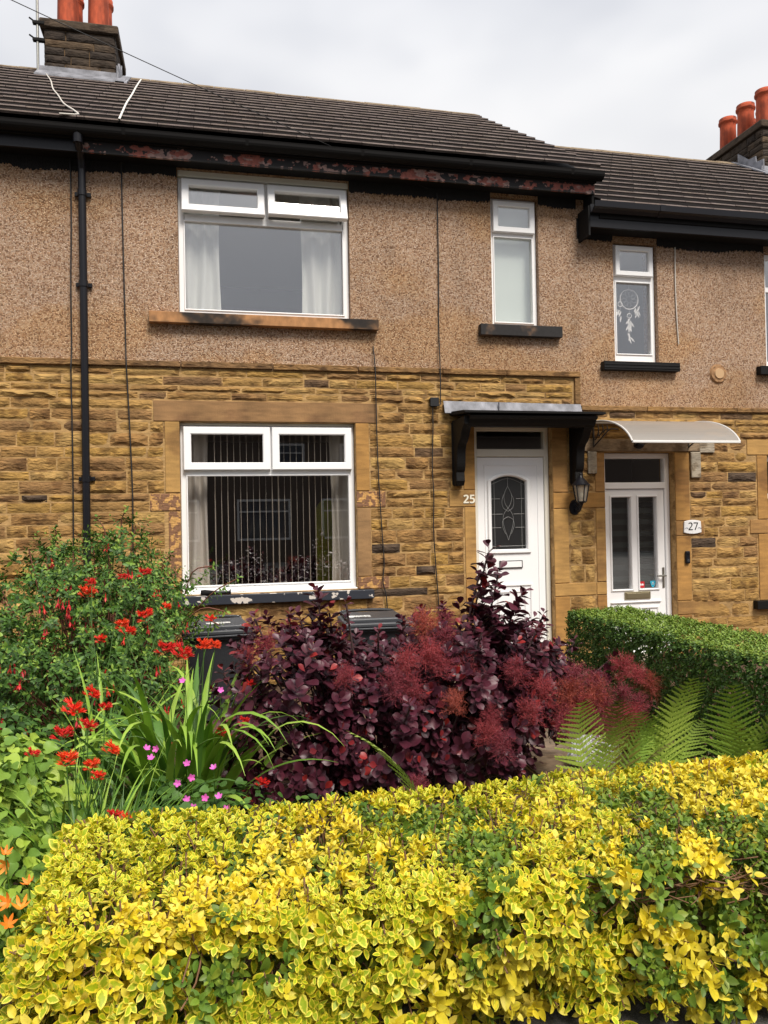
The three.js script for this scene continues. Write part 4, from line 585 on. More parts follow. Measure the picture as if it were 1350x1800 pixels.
class Cloud {
  constructor() { this.list = []; }
  // p base, d direction of growth, n which way the upper face looks, s size, c colour
  add(p, d, n, s, c, sx = 1) {
    Y3.copy(d).normalize(); Z3.copy(n).addScaledVector(Y3, -n.dot(Y3)); if (Z3.lengthSq() < 1e-6) Z3.set(0.3, 0.8, 0.5).addScaledVector(Y3, -Y3.y * 0.8); Z3.normalize(); X3.crossVectors(Y3, Z3);
    MM.makeBasis(X3.clone().multiplyScalar(s * sx), Y3.clone().multiplyScalar(s), Z3.clone().multiplyScalar(s)).setPosition(p); this.list.push({ m: MM.clone(), c, s, p: p.clone() });
  }
  // the leaves that show largest become parts of their own, the rest one mass
  build(parent, geo, m, parts, leafName = 'leaf', massName = 'foliage', score = (e) => e.s / e.p.distanceTo(camera.position)) {
    let L = this.list; const pal = new Map();
    if (parts) {
      L = [...L].sort((a, b) => score(b) - score(a));
      for (const e of L.slice(0, parts)) {
        const k = [e.c.r, e.c.g, e.c.b].map((x) => Math.round(Math.sqrt(x) * 9)).join(); if (!pal.has(k)) { const q = m.clone(); q.color = e.c.clone(); pal.set(k, q); }
        const o = new THREE.Mesh(geo, pal.get(k)); o.name = leafName; o.castShadow = o.receiveShadow = true; e.m.decompose(o.position, o.quaternion, o.scale); parent.add(o);
      }
      L = L.slice(parts);
    }
    if (!L.length) return;
    const im = new THREE.InstancedMesh(geo, m, L.length); L.forEach((e, i) => { im.setMatrixAt(i, e.m); im.setColorAt(i, e.c); }); im.name = massName; im.userData.kind = 'stuff'; im.castShadow = im.receiveShadow = true; parent.add(im);
  }
}
const rv = (r, k = 1) => V((r() - 0.5) * 2 * k, (r() - 0.5) * 2 * k, (r() - 0.5) * 2 * k);
const UP = V(0, 1, 0);
const mixc = (a, b, t) => a.clone().lerp(b, t);
// camera direction plays no part here: sprigs follow the plant's own surface
// a sprig: opposite pairs of leaves up a short twig
function sprig(cl, p, t, r, { nodes = 4, gap = 0.016, size = 0.045, col, open = 0.9, taper = 0.14, roll }) {
  t.normalize(); const a = V(0, 1, 0).cross(t).lengthSq() > 0.01 ? V(0, 1, 0).cross(t).normalize() : V(1, 0, 0), b = t.clone().cross(a), q0 = roll ?? r() * 6.28;
  for (let k = 0; k < nodes; k++) for (const s of [0, Math.PI]) {
    const q = q0 + k * 1.57 + s + (r() - 0.5) * 0.5, side = a.clone().multiplyScalar(Math.cos(q)).addScaledVector(b, Math.sin(q)), o = open * (1.15 - 0.75 * k / nodes) + (r() - 0.5) * 0.3;
    const d = t.clone().multiplyScalar(Math.cos(o)).addScaledVector(side, Math.sin(o)), n = t.clone().multiplyScalar(Math.sin(o)).addScaledVector(side, -Math.cos(o)).add(rv(r, 0.25));
    cl.add(p.clone().addScaledVector(t, k * gap), d, n, size * (1 - taper * k) * (0.8 + 0.45 * r()), col(r, k));
  }
}

// ---------------------------------------------------------------- golden privet hedge in front
const privetTex = tex(64, 128, 1, (u, v) => {   // green heart and midrib inside a yellow margin
  const x = Math.abs(u - 0.5) * 2, n = fbm(u * 6, v * 9, 6, 9, 19, 3), w = 0.62 * Math.sin(Math.PI * clamp(v * 0.95 + 0.02)), core = sstep(w + 0.1, w - 0.08, x + (n - 0.5) * 0.55), rib = sstep(0.07, 0.02, x) * 0.5, g = 0.92 + 0.16 * fbm(u * 20, v * 30, 20, 30, 3, 2);
  return [lerp(255, 172, core) * g + rib * 16, lerp(252, 202, core) * g + rib * 12, lerp(255, 130, core) * g].map((x) => clamp(x, 0, 255));
});
privetTex.wrapS = privetTex.wrapT = THREE.ClampToEdgeWrapping;
const plainTex = tex(64, 128, 1, (u, v) => { const x = Math.abs(u - 0.5) * 2, rib = sstep(0.1, 0.02, x), vein = 0.5 + 0.5 * Math.sin((v * 2 - x * 0.9) * 32), n = fbm(u * 5, v * 8, 5, 8, 29, 3), g = 0.9 + 0.14 * n + 0.05 * vein * x; return [250 * g - rib * 8, 244 * g + rib * 6, 250 * g - rib * 20].map((q) => clamp(q, 0, 255)); });
plainTex.wrapS = plainTex.wrapT = THREE.ClampToEdgeWrapping;
M.privet = new THREE.MeshPhysicalMaterial({ map: privetTex, roughness: 0.5, transmission: 0.22, thickness: 0, specularIntensity: 0.6 });
M.privetPlain = M.privet.clone(); M.privetPlain.map = plainTex;
M.leaf = new THREE.MeshPhysicalMaterial({ roughness: 0.5, transmission: 0.2, thickness: 0, specularIntensity: 0.6 });
M.twig = std(srgb(120, 88, 62), 0.9);
function hedgePoint(r, X0, X1, Z0, Z1, top, R) {   // a point of the clipped surface and its outward normal
  const L = X1 - X0, T = Z1 - Z0, aT = L * T, aF = L * top, aE = T * top, q = r() * (aT + aF * 1.35 + aE);
  if (q < aT) return [V(X0 + r() * L, top, Z0 + r() * T), V(0, 1, 0)];
  if (q < aT + aF * 1.35) return [V(X0 + r() * L, 0.02 + r() * top, Z1), V(0, 0, 1)];
  return [V(X0, 0.02 + r() * top, Z0 + r() * T), V(-1, 0, 0)];
}
function roundBox(p, n, X0, X1, Z0, Z1, top, R) {   // pull points near the edges onto rounded edges
  const c = V(clamp(p.x, X0 + R, X1 - R), Math.min(p.y, top - R), clamp(p.z, Z0 + R, Z1 - R)), d = p.clone().sub(c);
  if (d.lengthSq() < 1e-8) return [p, n]; const dn = d.clone().normalize(); const cnt = (Math.abs(d.x) > 1e-4) + (Math.abs(d.y) > 1e-4) + (Math.abs(d.z) > 1e-4);
  return cnt > 1 ? [c.addScaledVector(dn, R), dn] : [p, n];
}
{
  const h = thing('privet_hedge', 'low golden yellow privet hedge across the foreground', 'hedge'), r = rng(2024), cl = new Cloud(), plain = new Cloud();
  const X0 = -0.56, X1 = 3.0, Z0 = 4.76, Z1 = 5.66, top = 0.55, R = 0.12;
  const yel = [lin(0.90, 0.75, 0.028), lin(0.85, 0.70, 0.028), lin(0.94, 0.83, 0.09), lin(0.76, 0.62, 0.022), lin(0.88, 0.76, 0.13)], lime = [lin(0.56, 0.54, 0.04), lin(0.46, 0.46, 0.04)], grn = [lin(0.11, 0.23, 0.022), lin(0.15, 0.28, 0.026), lin(0.08, 0.17, 0.022), lin(0.22, 0.32, 0.03)];
  // where reverted all-green shoots grow
  const patch = [[0.41, 0.55, 4.83, 0.07], [0.57, 0.55, 5.03, 0.11], [0.71, 0.55, 5.1, 0.12], [0.91, 0.55, 5.05, 0.13], [0.85, 0.55, 5.36, 0.13], [0.9, 0.53, 5.56, 0.1], [1.05, 0.55, 5.3, 0.09], [1.57, 0.55, 5.16, 0.13], [1.65, 0.55, 5.38, 0.14], [1.8, 0.52, 5.5, 0.15], [1.42, 0.53, 5.58, 0.09], [0.0, 0.46, 5.64, 0.08], [-0.06, 0.38, 5.66, 0.09], [0.17, 0.4, 5.66, 0.06], [0.02, 0.54, 5.52, 0.05], [0.82, 0.4, 5.66, 0.07], [0.75, 0.28, 5.66, 0.05], [1.19, 0.38, 5.64, 0.1], [1.5, 0.37, 5.64, 0.12], [1.75, 0.3, 5.64, 0.13], [1.35, 0.22, 5.66, 0.08], [1.08, 0.2, 5.66, 0.06], [2.1, 0.4, 5.5, 0.2], [1.6, 0.1, 5.66, 0.08]];
  const kind = (p) => { let g = 0; for (const [x, y, z, R2] of patch) { const d = Math.hypot(p.x - x, (p.y - y) * 1.2, p.z - z) + (n3(p.x * 9, p.y * 9, p.z * 9, 5) - 0.5) * 0.16; g = Math.max(g, sstep(R2 * 1.25, R2 * 0.8, d)); } return g; };
  const bump = (p) => (n3(p.x * 3.2, p.y * 3.2 + 4, p.z * 3.2, 9) - 0.5) * 0.13 + (n3(p.x * 9, p.y * 9, p.z * 9, 29) - 0.5) * 0.07;
  const gap = (p) => p.x > 1.18 && p.x < 2.05 && Math.abs(p.y - 0.41 - 0.03 * Math.sin(p.x * 9)) < 0.05 && p.z > 5.5;   // the thin place under the clipped edge where twigs show
  const twigs = [];
  for (let k = 0; k < 7600; k++) {
    let [p, n] = hedgePoint(r, X0, X1, Z0, Z1, top, R); [p, n] = roundBox(p, n, X0, X1, Z0, Z1, top, R);
    const tp = n.y > 0.7, inn = r() < 0.3 ? 0.03 + r() * 0.09 : r() * 0.02; if (gap(p) && r() < 0.86) continue;
    const low = p.y < 0.3 ? 1 : 0, sink = !tp && n3(p.x * 11, p.y * 11, p.z * 11, 83) < (p.x > 0.9 ? 0.47 : 0.41) ? 0.08 : 0;
    p.addScaledVector(n, bump(p) * (tp ? 0.45 : 1) - inn - sink - 0.02); if (!tp) p.addScaledVector(n, 0.03 * Math.sin(p.y * 7));
    const t = n.clone().multiplyScalar(tp ? 0.8 : 1).add(V(0, tp ? 0.3 : 0.15, 0)).add(rv(r, 0.75)), gk = kind(p), isG = r() < gk * 0.92 || r() < 0.02, v = n3(p.x * 5, p.y * 5, p.z * 5, 41), tone = r();
    const side = clamp((p.x - 0.9) * 0.35, 0, 0.4) * (tp ? 0.4 : 1);
    const size = (tp ? 0.029 : 0.038) * (0.7 + 0.7 * r() * r() + 0.25 * r()) * (low ? 1.1 : 1);
    const varieg = n3(p.x * 2.3 + 7, p.y * 2.3, p.z * 2.3, 61) + (p.x < 0.15 ? 0.14 : 0.0) + (r() - 0.5) * 0.4 > 0.5 && !isG;
    sprig(varieg ? cl : plain, p, t, r, { nodes: tp ? 3 : 2 + Math.floor(r() * 2), gap: tp ? 0.012 : 0.018, size, open: tp ? 0.95 : 1.05, col: (r) => { if (isG) return mixc(grn[Math.floor(r() * 4)], lime[1], r() * 0.15); let c = varieg ? mixc(yel[Math.floor(r() * 5)], yel[4], 0.15) : yel[Math.floor(r() * 5)]; if (v > 0.58 || r() < 0.1 + side) c = mixc(c, lime[Math.floor(r() * 2)], 0.25 + 0.5 * r()); return mixc(c, yel[tone < 0.3 ? 2 : 3], 0.3); } });
    if (k % 9 == 0) twigs.push([p.clone().addScaledVector(t, 0.05), p.clone().addScaledVector(n, -0.16).add(rv(r, 0.06))]);
  }
  for (let k = 0; k < 2200; k++) { const p = V(lerp(X0 + 0.1, X1, r()), 0.03 + r() * (top - 0.14), lerp(Z0 + 0.1, Z1 - 0.1, r())); sprig(plain, p, rv(r), r, { nodes: 3, size: 0.045, col: (r) => mixc(grn[Math.floor(r() * 4)], lime[1], r() * 0.5) }); }
  const near = (e) => e.s / e.p.distanceTo(camera.position) * (e.p.z > 5.6 ? 1.2 : 1), pg = leafGeo(oval(0.27, 0.66), 6, 4, 0.14, 0.2);
  cl.build(h, pg, M.privet, 130, 'leaf', 'variegated_foliage', near); plain.build(h, pg, M.privetPlain, 170, 'leaf', 'foliage', near);
  const tw = twigs.map(([a, b]) => tube([a.toArray(), a.clone().lerp(b, 0.5).add(rv(r, 0.012)).toArray(), b.toArray()], 0.0022 + r() * 0.0015, 4, 4));
  for (let k = 0; k < 80; k++) { const x = 1.15 + r() * 0.95, y = 0.36 + r() * 0.1; tw.push(tube([[x, y, 5.5 + r() * 0.1], [x + (r() - 0.5) * 0.12, y + (r() - 0.5) * 0.05, 5.58 + r() * 0.05], [x + (r() - 0.5) * 0.3, y + (r() - 0.4) * 0.1, 5.6 + r() * 0.05]], 0.0016 + r() * 0.0014, 6, 4)); }
  for (let k = 0; k < 34; k++) { const x = lerp(X0 + 0.1, X1, r()), z = lerp(Z0 + 0.15, Z1 - 0.15, r()); tw.push(tube([[x, -0.02, z], [x + (r() - 0.5) * 0.1, 0.2, z + (r() - 0.5) * 0.1], [x + (r() - 0.5) * 0.3, 0.45, z + (r() - 0.5) * 0.3]], 0.008, 6, 5)); }
  mesh('branches', merge(tw), M.twig, h).userData.kind = 'stuff';
}

// ---------------------------------------------------------------- clipped green hedge beside the path
{
  const h = thing('box_hedge', 'dark green clipped hedge with small leaves beside the path to the doors', 'hedge'), r = rng(77), cl = new Cloud();
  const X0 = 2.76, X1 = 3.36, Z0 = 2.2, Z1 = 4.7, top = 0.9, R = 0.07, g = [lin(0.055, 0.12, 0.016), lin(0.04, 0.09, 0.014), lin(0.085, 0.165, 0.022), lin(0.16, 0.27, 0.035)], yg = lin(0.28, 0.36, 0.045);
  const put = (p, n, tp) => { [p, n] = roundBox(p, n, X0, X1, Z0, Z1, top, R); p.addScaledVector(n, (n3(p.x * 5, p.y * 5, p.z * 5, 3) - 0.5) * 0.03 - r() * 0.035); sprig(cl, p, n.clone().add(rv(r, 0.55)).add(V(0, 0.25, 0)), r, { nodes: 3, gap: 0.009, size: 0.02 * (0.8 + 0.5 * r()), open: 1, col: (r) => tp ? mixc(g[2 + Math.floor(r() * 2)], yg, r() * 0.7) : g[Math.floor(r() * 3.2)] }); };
  for (let k = 0; k < 10000; k++) { const q = r(); if (q < 0.34) put(V(lerp(X0, X1, r()), top, lerp(Z0, Z1, r())), V(0, 1, 0), true); else if (q < 0.86) put(V(X0, 0.03 + r() * top, lerp(Z0, Z1, r())), V(-1, 0, 0), false); else if (q < 0.94) put(V(lerp(X0, X1, r()), 0.03 + r() * top, Z1), V(0, 0, 1), false); else put(V(lerp(X0, X1, r()), 0.4 + r() * 0.5, Z0), V(0, 0, -1), false); }
  for (let k = 0; k < 1500; k++) sprig(cl, V(lerp(X0 + 0.08, X1 - 0.05, r()), 0.03 + r() * 0.78, lerp(Z0 + 0.05, Z1 - 0.05, r())), rv(r), r, { nodes: 3, size: 0.04, col: () => g[1] });
  cl.build(h, leafGeo(oval(0.27), 4, 2, 0.25, 0.2), M.leaf, 0);
  const tw = []; for (let k = 0; k < 40; k++) { const x = lerp(X0 + 0.15, X1 - 0.15, r()), z = lerp(Z0 + 0.1, Z1 - 0.1, r()); tw.push(tube([[x, -0.02, z], [x + (r() - 0.5) * 0.1, 0.35, z + (r() - 0.5) * 0.1], [x + (r() - 0.5) * 0.3, 0.75, z + (r() - 0.5) * 0.3]], 0.01, 6, 5)); }
  mesh('branches', merge(tw), M.twig, h).userData.kind = 'stuff';
}

// ---------------------------------------------------------------- purple smoke bush
M.purple = new THREE.MeshPhysicalMaterial({ roughness: 0.42, transmission: 0.12, thickness: 0, specularIntensity: 0.8 });
const plumeGeo = [0, 1, 2].map((s) => {   // a mist of hair-fine forking stalks
  const r = rng(500 + s), pos = [], hair = (a, b, w) => { const d = b.clone().sub(a), q = d.clone().cross(rv(r)).normalize().multiplyScalar(w); pos.push(...a.clone().add(q).toArray(), ...a.clone().sub(q).toArray(), ...b.toArray()); };
  for (let k = 0; k < 120; k++) { const t = r(), a0 = V((r() - 0.5) * 0.1, t * 0.7, (r() - 0.5) * 0.1), dir = rv(r).add(V(0, 0.5, 0)).normalize(), L = 0.25 + 0.35 * Math.sin(Math.PI * (0.15 + 0.75 * t)) * (0.5 + r()), m = a0.clone().addScaledVector(dir, L); hair(a0, m, 0.008); for (let j = 0; j < 11; j++) { const f = 0.3 + 0.7 * r(), b0 = a0.clone().lerp(m, f), e = b0.clone().addScaledVector(rv(r).addScaledVector(dir, 0.8).normalize(), 0.08 + 0.16 * r()); hair(b0, e, 0.0065); if (r() < 0.5) hair(e, e.clone().add(rv(r, 0.03)), 0.014); } }
  const g = new THREE.BufferGeometry(); g.setAttribute('position', new THREE.Float32BufferAttribute(pos, 3)); g.computeVertexNormals(); return g;
});
{
  const b = thing('smoke_bush', 'large dark purple leaved shrub with misty red plumes in front of the bins', 'shrub', null, [0, 0, 0]), r = rng(909), cl = new Cloud();
  const dark = [lin(0.058, 0.011, 0.022), lin(0.072, 0.013, 0.026), lin(0.044, 0.010, 0.019), lin(0.085, 0.018, 0.033), lin(0.066, 0.018, 0.034)], red = [lin(0.20, 0.018, 0.022), lin(0.14, 0.016, 0.022), lin(0.28, 0.02, 0.018)];
  const E = [[0.46, 0.5, 3.4, 0.44, 0.58, 0.44], [0.95, 0.46, 3.3, 0.5, 0.46, 0.5], [1.5, 0.52, 3.3, 0.5, 0.6, 0.5], [1.85, 0.55, 3.25, 0.36, 0.46, 0.4]], stems = [];
  const rosette = (p, t, n, size, tip, flat = 1) => { t.normalize(); const a = Math.abs(t.y) < 0.95 ? UP.clone().cross(t).normalize() : V(1, 0, 0), c = t.clone().cross(a), q0 = r() * 6.28; for (let k = 0; k < n; k++) { const f = k / n, q = q0 + k * 2.4, side = a.clone().multiplyScalar(Math.cos(q)).addScaledVector(c, Math.sin(q)), o = (1.35 - 0.85 * f) * flat + (r() - 0.5) * 0.3, d = t.clone().multiplyScalar(Math.cos(o)).addScaledVector(side, Math.sin(o)), nn = t.clone().multiplyScalar(Math.sin(o)).addScaledVector(side, -Math.cos(o)).add(rv(r, 0.2)); const col = f > 0.62 && r() < tip ? red[Math.floor(r() * 3)] : mixc(dark[Math.floor(r() * 5)], red[1], r() * 0.12 * (1 + tip)); cl.add(p.clone().addScaledVector(t, (f - 0.5) * size * 1.3), d, nn, size * (1.05 - 0.5 * f) * (0.8 + 0.4 * r()), col); } };
  for (const [x, y, z, a, c, d] of E) for (let k = 0; k < 300; k++) {
    const n = rv(r).normalize(); if (n.y < -0.65) continue; const f = r() < 0.6 ? 0.92 + 0.14 * r() : 0.45 + 0.5 * r(), p = V(x + n.x * a * f, Math.max(0.06, y + n.y * c * f), z + n.z * d * f);
    rosette(p, V(n.x * 0.7, n.y * 0.6 + 0.55, n.z * 0.9).add(rv(r, 0.3)), 8 + Math.floor(r() * 5), 0.08 * (0.75 + 0.45 * r()), f > 0.9 ? 0.2 : 0.05);
    if (k % 5 == 0) stems.push([p, V(lerp(x, 1.05, 0.6), 0, lerp(z, 3.3, 0.6))]);
  }
  // upright shoots: base x, y, z, tip x, y, z, number of whorls, redness, leaf length
  const shoots = [[1.6, 0.9, 3.48, 1.57, 1.3, 3.52, 6, 0.4, 0.115], [1.66, 0.9, 3.42, 1.72, 1.3, 3.45, 6, 0.4, 0.115], [0.66, 0.8, 3.5, 0.66, 1.12, 3.52, 5, 0.3, 0.11], [0.5, 0.8, 3.5, 0.5, 1.08, 3.5, 4, 0.3, 0.11], [1.58, 0.85, 3.45, 1.64, 1.44, 3.5, 9, 0.5, 0.125], [1.72, 0.85, 3.45, 1.84, 1.17, 3.5, 7, 0.35, 0.115], [0.62, 0.8, 3.5, 0.6, 1.22, 3.5, 7, 0.45, 0.12], [0.72, 0.8, 3.5, 0.76, 1.17, 3.52, 4, 0.8, 0.07], [0.28, 0.7, 3.45, 0.24, 1.1, 3.45, 4, 0.8, 0.08], [0.4, 0.75, 3.45, 0.43, 1.1, 3.5, 5, 0.7, 0.08], [0.9, 0.75, 3.5, 0.93, 1.0, 3.6, 3, 1, 0.08], [1.92, 0.75, 3.4, 2.03, 1.02, 3.4, 4, 0.2, 0.085], [0.12, 0.45, 3.5, 0.06, 0.82, 3.55, 4, 0.4, 0.085], [1.28, 0.8, 3.5, 1.34, 1.1, 3.5, 4, 0.3, 0.08], [1.0, 0.45, 3.85, 1.02, 0.66, 3.95, 3, 0.8, 0.09], [2.12, 0.6, 3.45, 2.22, 0.86, 3.45, 3, 0.2, 0.085], [1.45, 0.7, 3.7, 1.5, 1.0, 3.75, 4, 0.4, 0.08], [1.82, 0.6, 3.6, 1.88, 0.98, 3.65, 4, 0.75, 0.08], [2.35, 0.6, 3.5, 2.45, 0.76, 3.5, 2, 0.2, 0.08]];
  for (const [x0, y0, z0, x1, y1, z1, n, tip, s] of shoots) { const a = V(x0, y0, z0), c = V(x1, y1, z1); for (let k = 0; k <= n; k++) rosette(a.clone().lerp(c, k / n), c.clone().sub(a).add(rv(r, 0.12)), 7, s * (1.15 - 0.35 * k / n), k / n > 0.45 ? tip : tip * 0.3, 1.1); stems.push([c, V(lerp(x0, 1.05, 0.5), 0, 3.35)]); }
  cl.build(b, leafGeo(obov(0.3), 7, 4, 0.22, 0.14, 0.012), M.purple, 300, 'leaf', 'foliage', (e) => e.s * (e.p.z - 2.4));
  for (const [a, c] of stems) mesh('stem', tube([a.toArray(), a.clone().lerp(c, 0.5).add(rv(r, 0.06)).toArray(), c.setY(-0.02).toArray()], 0.006, 8, 5), std(lin(0.06, 0.03, 0.03), 0.8), b);
  const pm = [lin(0.29, 0.026, 0.04), lin(0.34, 0.032, 0.04), lin(0.26, 0.026, 0.045), lin(0.38, 0.065, 0.035)].map((c) => new THREE.MeshPhysicalMaterial({ color: c, roughness: 0.9, transmission: 0.3, thickness: 0 }));
  // plumes: x, y, z, size
  const pl = [[0.7, 0.78, 3.75, 0.13], [1.15, 0.86, 3.72, 0.17], [1.36, 1.0, 3.5, 0.15], [1.72, 0.72, 3.72, 0.16], [1.78, 0.5, 3.8, 0.17], [2.1, 0.64, 3.66, 0.18], [2.22, 0.56, 3.7, 0.18], [2.6, 0.62, 3.55, 0.14], [2.56, 0.44, 3.6, 0.15], [1.25, 0.8, 3.75, 0.16], [1.02, 0.84, 3.72, 0.17], [0.95, 0.72, 3.8, 0.17], [1.08, 0.68, 3.78, 0.15], [1.2, 0.98, 3.55, 0.2], [1.3, 0.9, 3.6, 0.18], [1.42, 0.78, 3.72, 0.16], [1.48, 0.42, 3.85, 0.15], [1.58, 0.36, 3.88, 0.16], [1.52, 0.5, 3.8, 0.14], [1.9, 0.6, 3.7, 0.18], [2.05, 0.55, 3.72, 0.2], [2.0, 0.42, 3.75, 0.18], [2.15, 0.5, 3.7, 0.2], [2.3, 0.62, 3.65, 0.16], [2.28, 0.48, 3.7, 0.18], [2.5, 0.68, 3.6, 0.17], [2.42, 0.55, 3.62, 0.12], [2.68, 0.55, 3.55, 0.15], [2.48, 0.38, 3.65, 0.19], [2.36, 0.34, 3.7, 0.15], [0.3, 0.95, 3.5, 0.14], [0.22, 0.88, 3.55, 0.12], [1.05, 0.22, 4.0, 0.12], [1.98, 0.92, 3.4, 0.1], [1.3, 0.6, 3.82, 0.14], [2.2, 0.36, 3.75, 0.15]];
  pl.forEach(([x, y, z, s], i) => { const o = mesh('plume', plumeGeo[i % 3], pm[i % 7 == 6 ? 3 : i % 3], b); o.position.set(x, y - s * 0.2, z); o.scale.setScalar(s * 0.95); o.rotation.set((r() - 0.5) * 0.7, r() * 6, (r() - 0.5) * 1.2 - 0.2); });
}

// ---------------------------------------------------------------- fuchsia against the wall
const fuchsiaFlower = (() => { const parts = [new THREE.CylinderGeometry(0.1, 0.06, 0.5, 6).translate(0, -0.25, 0)]; const sep = leafGeo((t) => 0.17 * Math.sin(Math.PI * clamp(t * 0.9 + 0.1)) + 0.01, 3, 2, 0.2, -0.3); for (let k = 0; k < 4; k++) parts.push(sep.clone().rotateX(2.4).scale(0.7, 0.7, 0.7).rotateY(k * 1.57).translate(0, -0.45, 0)); parts.push(new THREE.SphereGeometry(0.16, 7, 5).scale(1, 1.2, 1).translate(0, -0.62, 0), new THREE.CylinderGeometry(0.01, 0.014, 0.5, 4).translate(0, -0.95, 0), new THREE.CylinderGeometry(0.018, 0.018, 0.3, 4).translate(0, 0.12, 0)); return merge(parts); })();
M.scarlet = [lin(0.62, 0.02, 0.02), lin(0.52, 0.014, 0.03), lin(0.70, 0.04, 0.02)].map((c) => new THREE.MeshPhysicalMaterial({ color: c, roughness: 0.5, transmission: 0.15, thickness: 0 }));
M.crocRed = [lin(0.78, 0.035, 0.012), lin(0.68, 0.022, 0.016), lin(0.82, 0.07, 0.014)].map((c) => new THREE.MeshPhysicalMaterial({ color: c, roughness: 0.5, transmission: 0.2, thickness: 0 }));
{
  const f = thing('fuchsia_bush', 'tall fuchsia bush with hanging red flowers against the wall at left', 'shrub'), r = rng(321), cl = new Cloud();
  const g = [lin(0.06, 0.14, 0.022), lin(0.09, 0.2, 0.03), lin(0.045, 0.10, 0.02), lin(0.16, 0.28, 0.04), lin(0.24, 0.36, 0.05)], E = [[-1.25, 0.75, 1.7, 0.6, 0.68, 0.65], [-0.75, 0.8, 1.6, 0.52, 0.66, 0.6], [-0.56, 0.62, 1.9, 0.38, 0.52, 0.5], [-0.95, 0.45, 2.3, 0.7, 0.45, 0.5], [-1.5, 0.55, 2.4, 0.5, 0.5, 0.5], [-0.72, 1.3, 1.2, 0.26, 0.36, 0.3], [-1.2, 1.3, 1.4, 0.22, 0.22, 0.25], [-0.36, 1.0, 1.6, 0.22, 0.26, 0.3]], stems = [], ends = [];
  E.forEach(([x, y, z, a, c, d], e) => { const N = Math.round(540 * a * c / 0.3); for (let k = 0; k < N; k++) { const n = rv(r).normalize(), fr = r() < 0.62 ? 0.9 + 0.22 * r() : 0.4 + 0.5 * r(), p = V(x + n.x * a * fr, Math.max(0.05, y + n.y * c * fr), z + n.z * d * fr), t = V(n.x, n.y * 0.5 + 0.45 - 0.35 * r(), n.z).add(rv(r, 0.5)), tipc = fr > 0.9 && n.y > -0.2; sprig(cl, p, t, r, { nodes: 4 + Math.floor(r() * 3), gap: 0.026, size: 0.046 * (0.75 + 0.5 * r()), open: 1.25, taper: 0.11, col: (r, q) => tipc && q > 2 && r() < 0.6 ? g[3 + Math.floor(r() * 2)] : g[Math.floor(r() * 3.4)] }); if (k % 11 == 0) stems.push([p, V(lerp(x, -0.9, 0.6), 0, lerp(z, 1.8, 0.6))]); if (fr > 0.93 && n.z > -0.1 && n.y < 0.75) ends.push(p); } });
  // long arching shoots that reach past the outline
  const wands = [[-0.72, 1.5, 1.2, -0.66, 1.78, 1.25], [-1.22, 1.45, 1.4, -1.18, 1.62, 1.45], [-0.2, 1.1, 1.7, 0.02, 1.32, 1.85], [-0.1, 1.0, 1.75, 0.2, 1.22, 1.9], [-0.2, 0.9, 1.8, 0.1, 0.98, 1.95], [-0.15, 0.8, 1.7, 0.06, 0.86, 1.8], [-0.85, 1.4, 1.2, -0.9, 1.7, 1.2], [-1.6, 1.2, 1.5, -1.62, 1.5, 1.5], [-0.4, 1.15, 1.6, -0.3, 1.4, 1.65]];
  for (const [x0, y0, z0, x1, y1, z1] of wands) { const a = V(x0, y0, z0), c = V(x1, y1, z1); for (let k = 0; k <= 9; k++) { sprig(cl, a.clone().lerp(c, k / 9), c.clone().sub(a).add(rv(r, 0.12)), r, { nodes: 2, gap: 0.02, size: 0.042, open: 1.1, col: () => g[1 + Math.floor(r() * 4)] }); } ends.push(c.clone().add(V(0, -0.05, 0.02))); stems.push([c, a]); }
  cl.build(f, leafGeo(oval(0.23), 4, 2, 0.3, 0.25), M.leaf, 0);
  mesh('stems', merge(stems.map(([a, c]) => tube([a.toArray(), a.clone().lerp(c, 0.5).add(V(0, 0.05, 0)).add(rv(r, 0.04)).toArray(), c.toArray()], 0.005, 6, 4))), std(srgb(110, 66, 50), 0.85), f).userData.kind = 'stuff';
  for (let k = 0; k < 130; k++) { const p = ends[Math.floor(r() * ends.length)], n = 1 + Math.floor(r() * 3); for (let j = 0; j < n; j++) { const o = mesh('flower', fuchsiaFlower, M.scarlet[Math.floor(r() * 2.4)], f); o.position.copy(p).add(V((r() - 0.5) * 0.05, -0.015 - r() * 0.03, 0.03 + r() * 0.03)); o.scale.setScalar(0.046 + 0.018 * r()); o.rotation.set((r() - 0.5) * 0.6, r() * 6, (r() - 0.5) * 0.6); } }
}

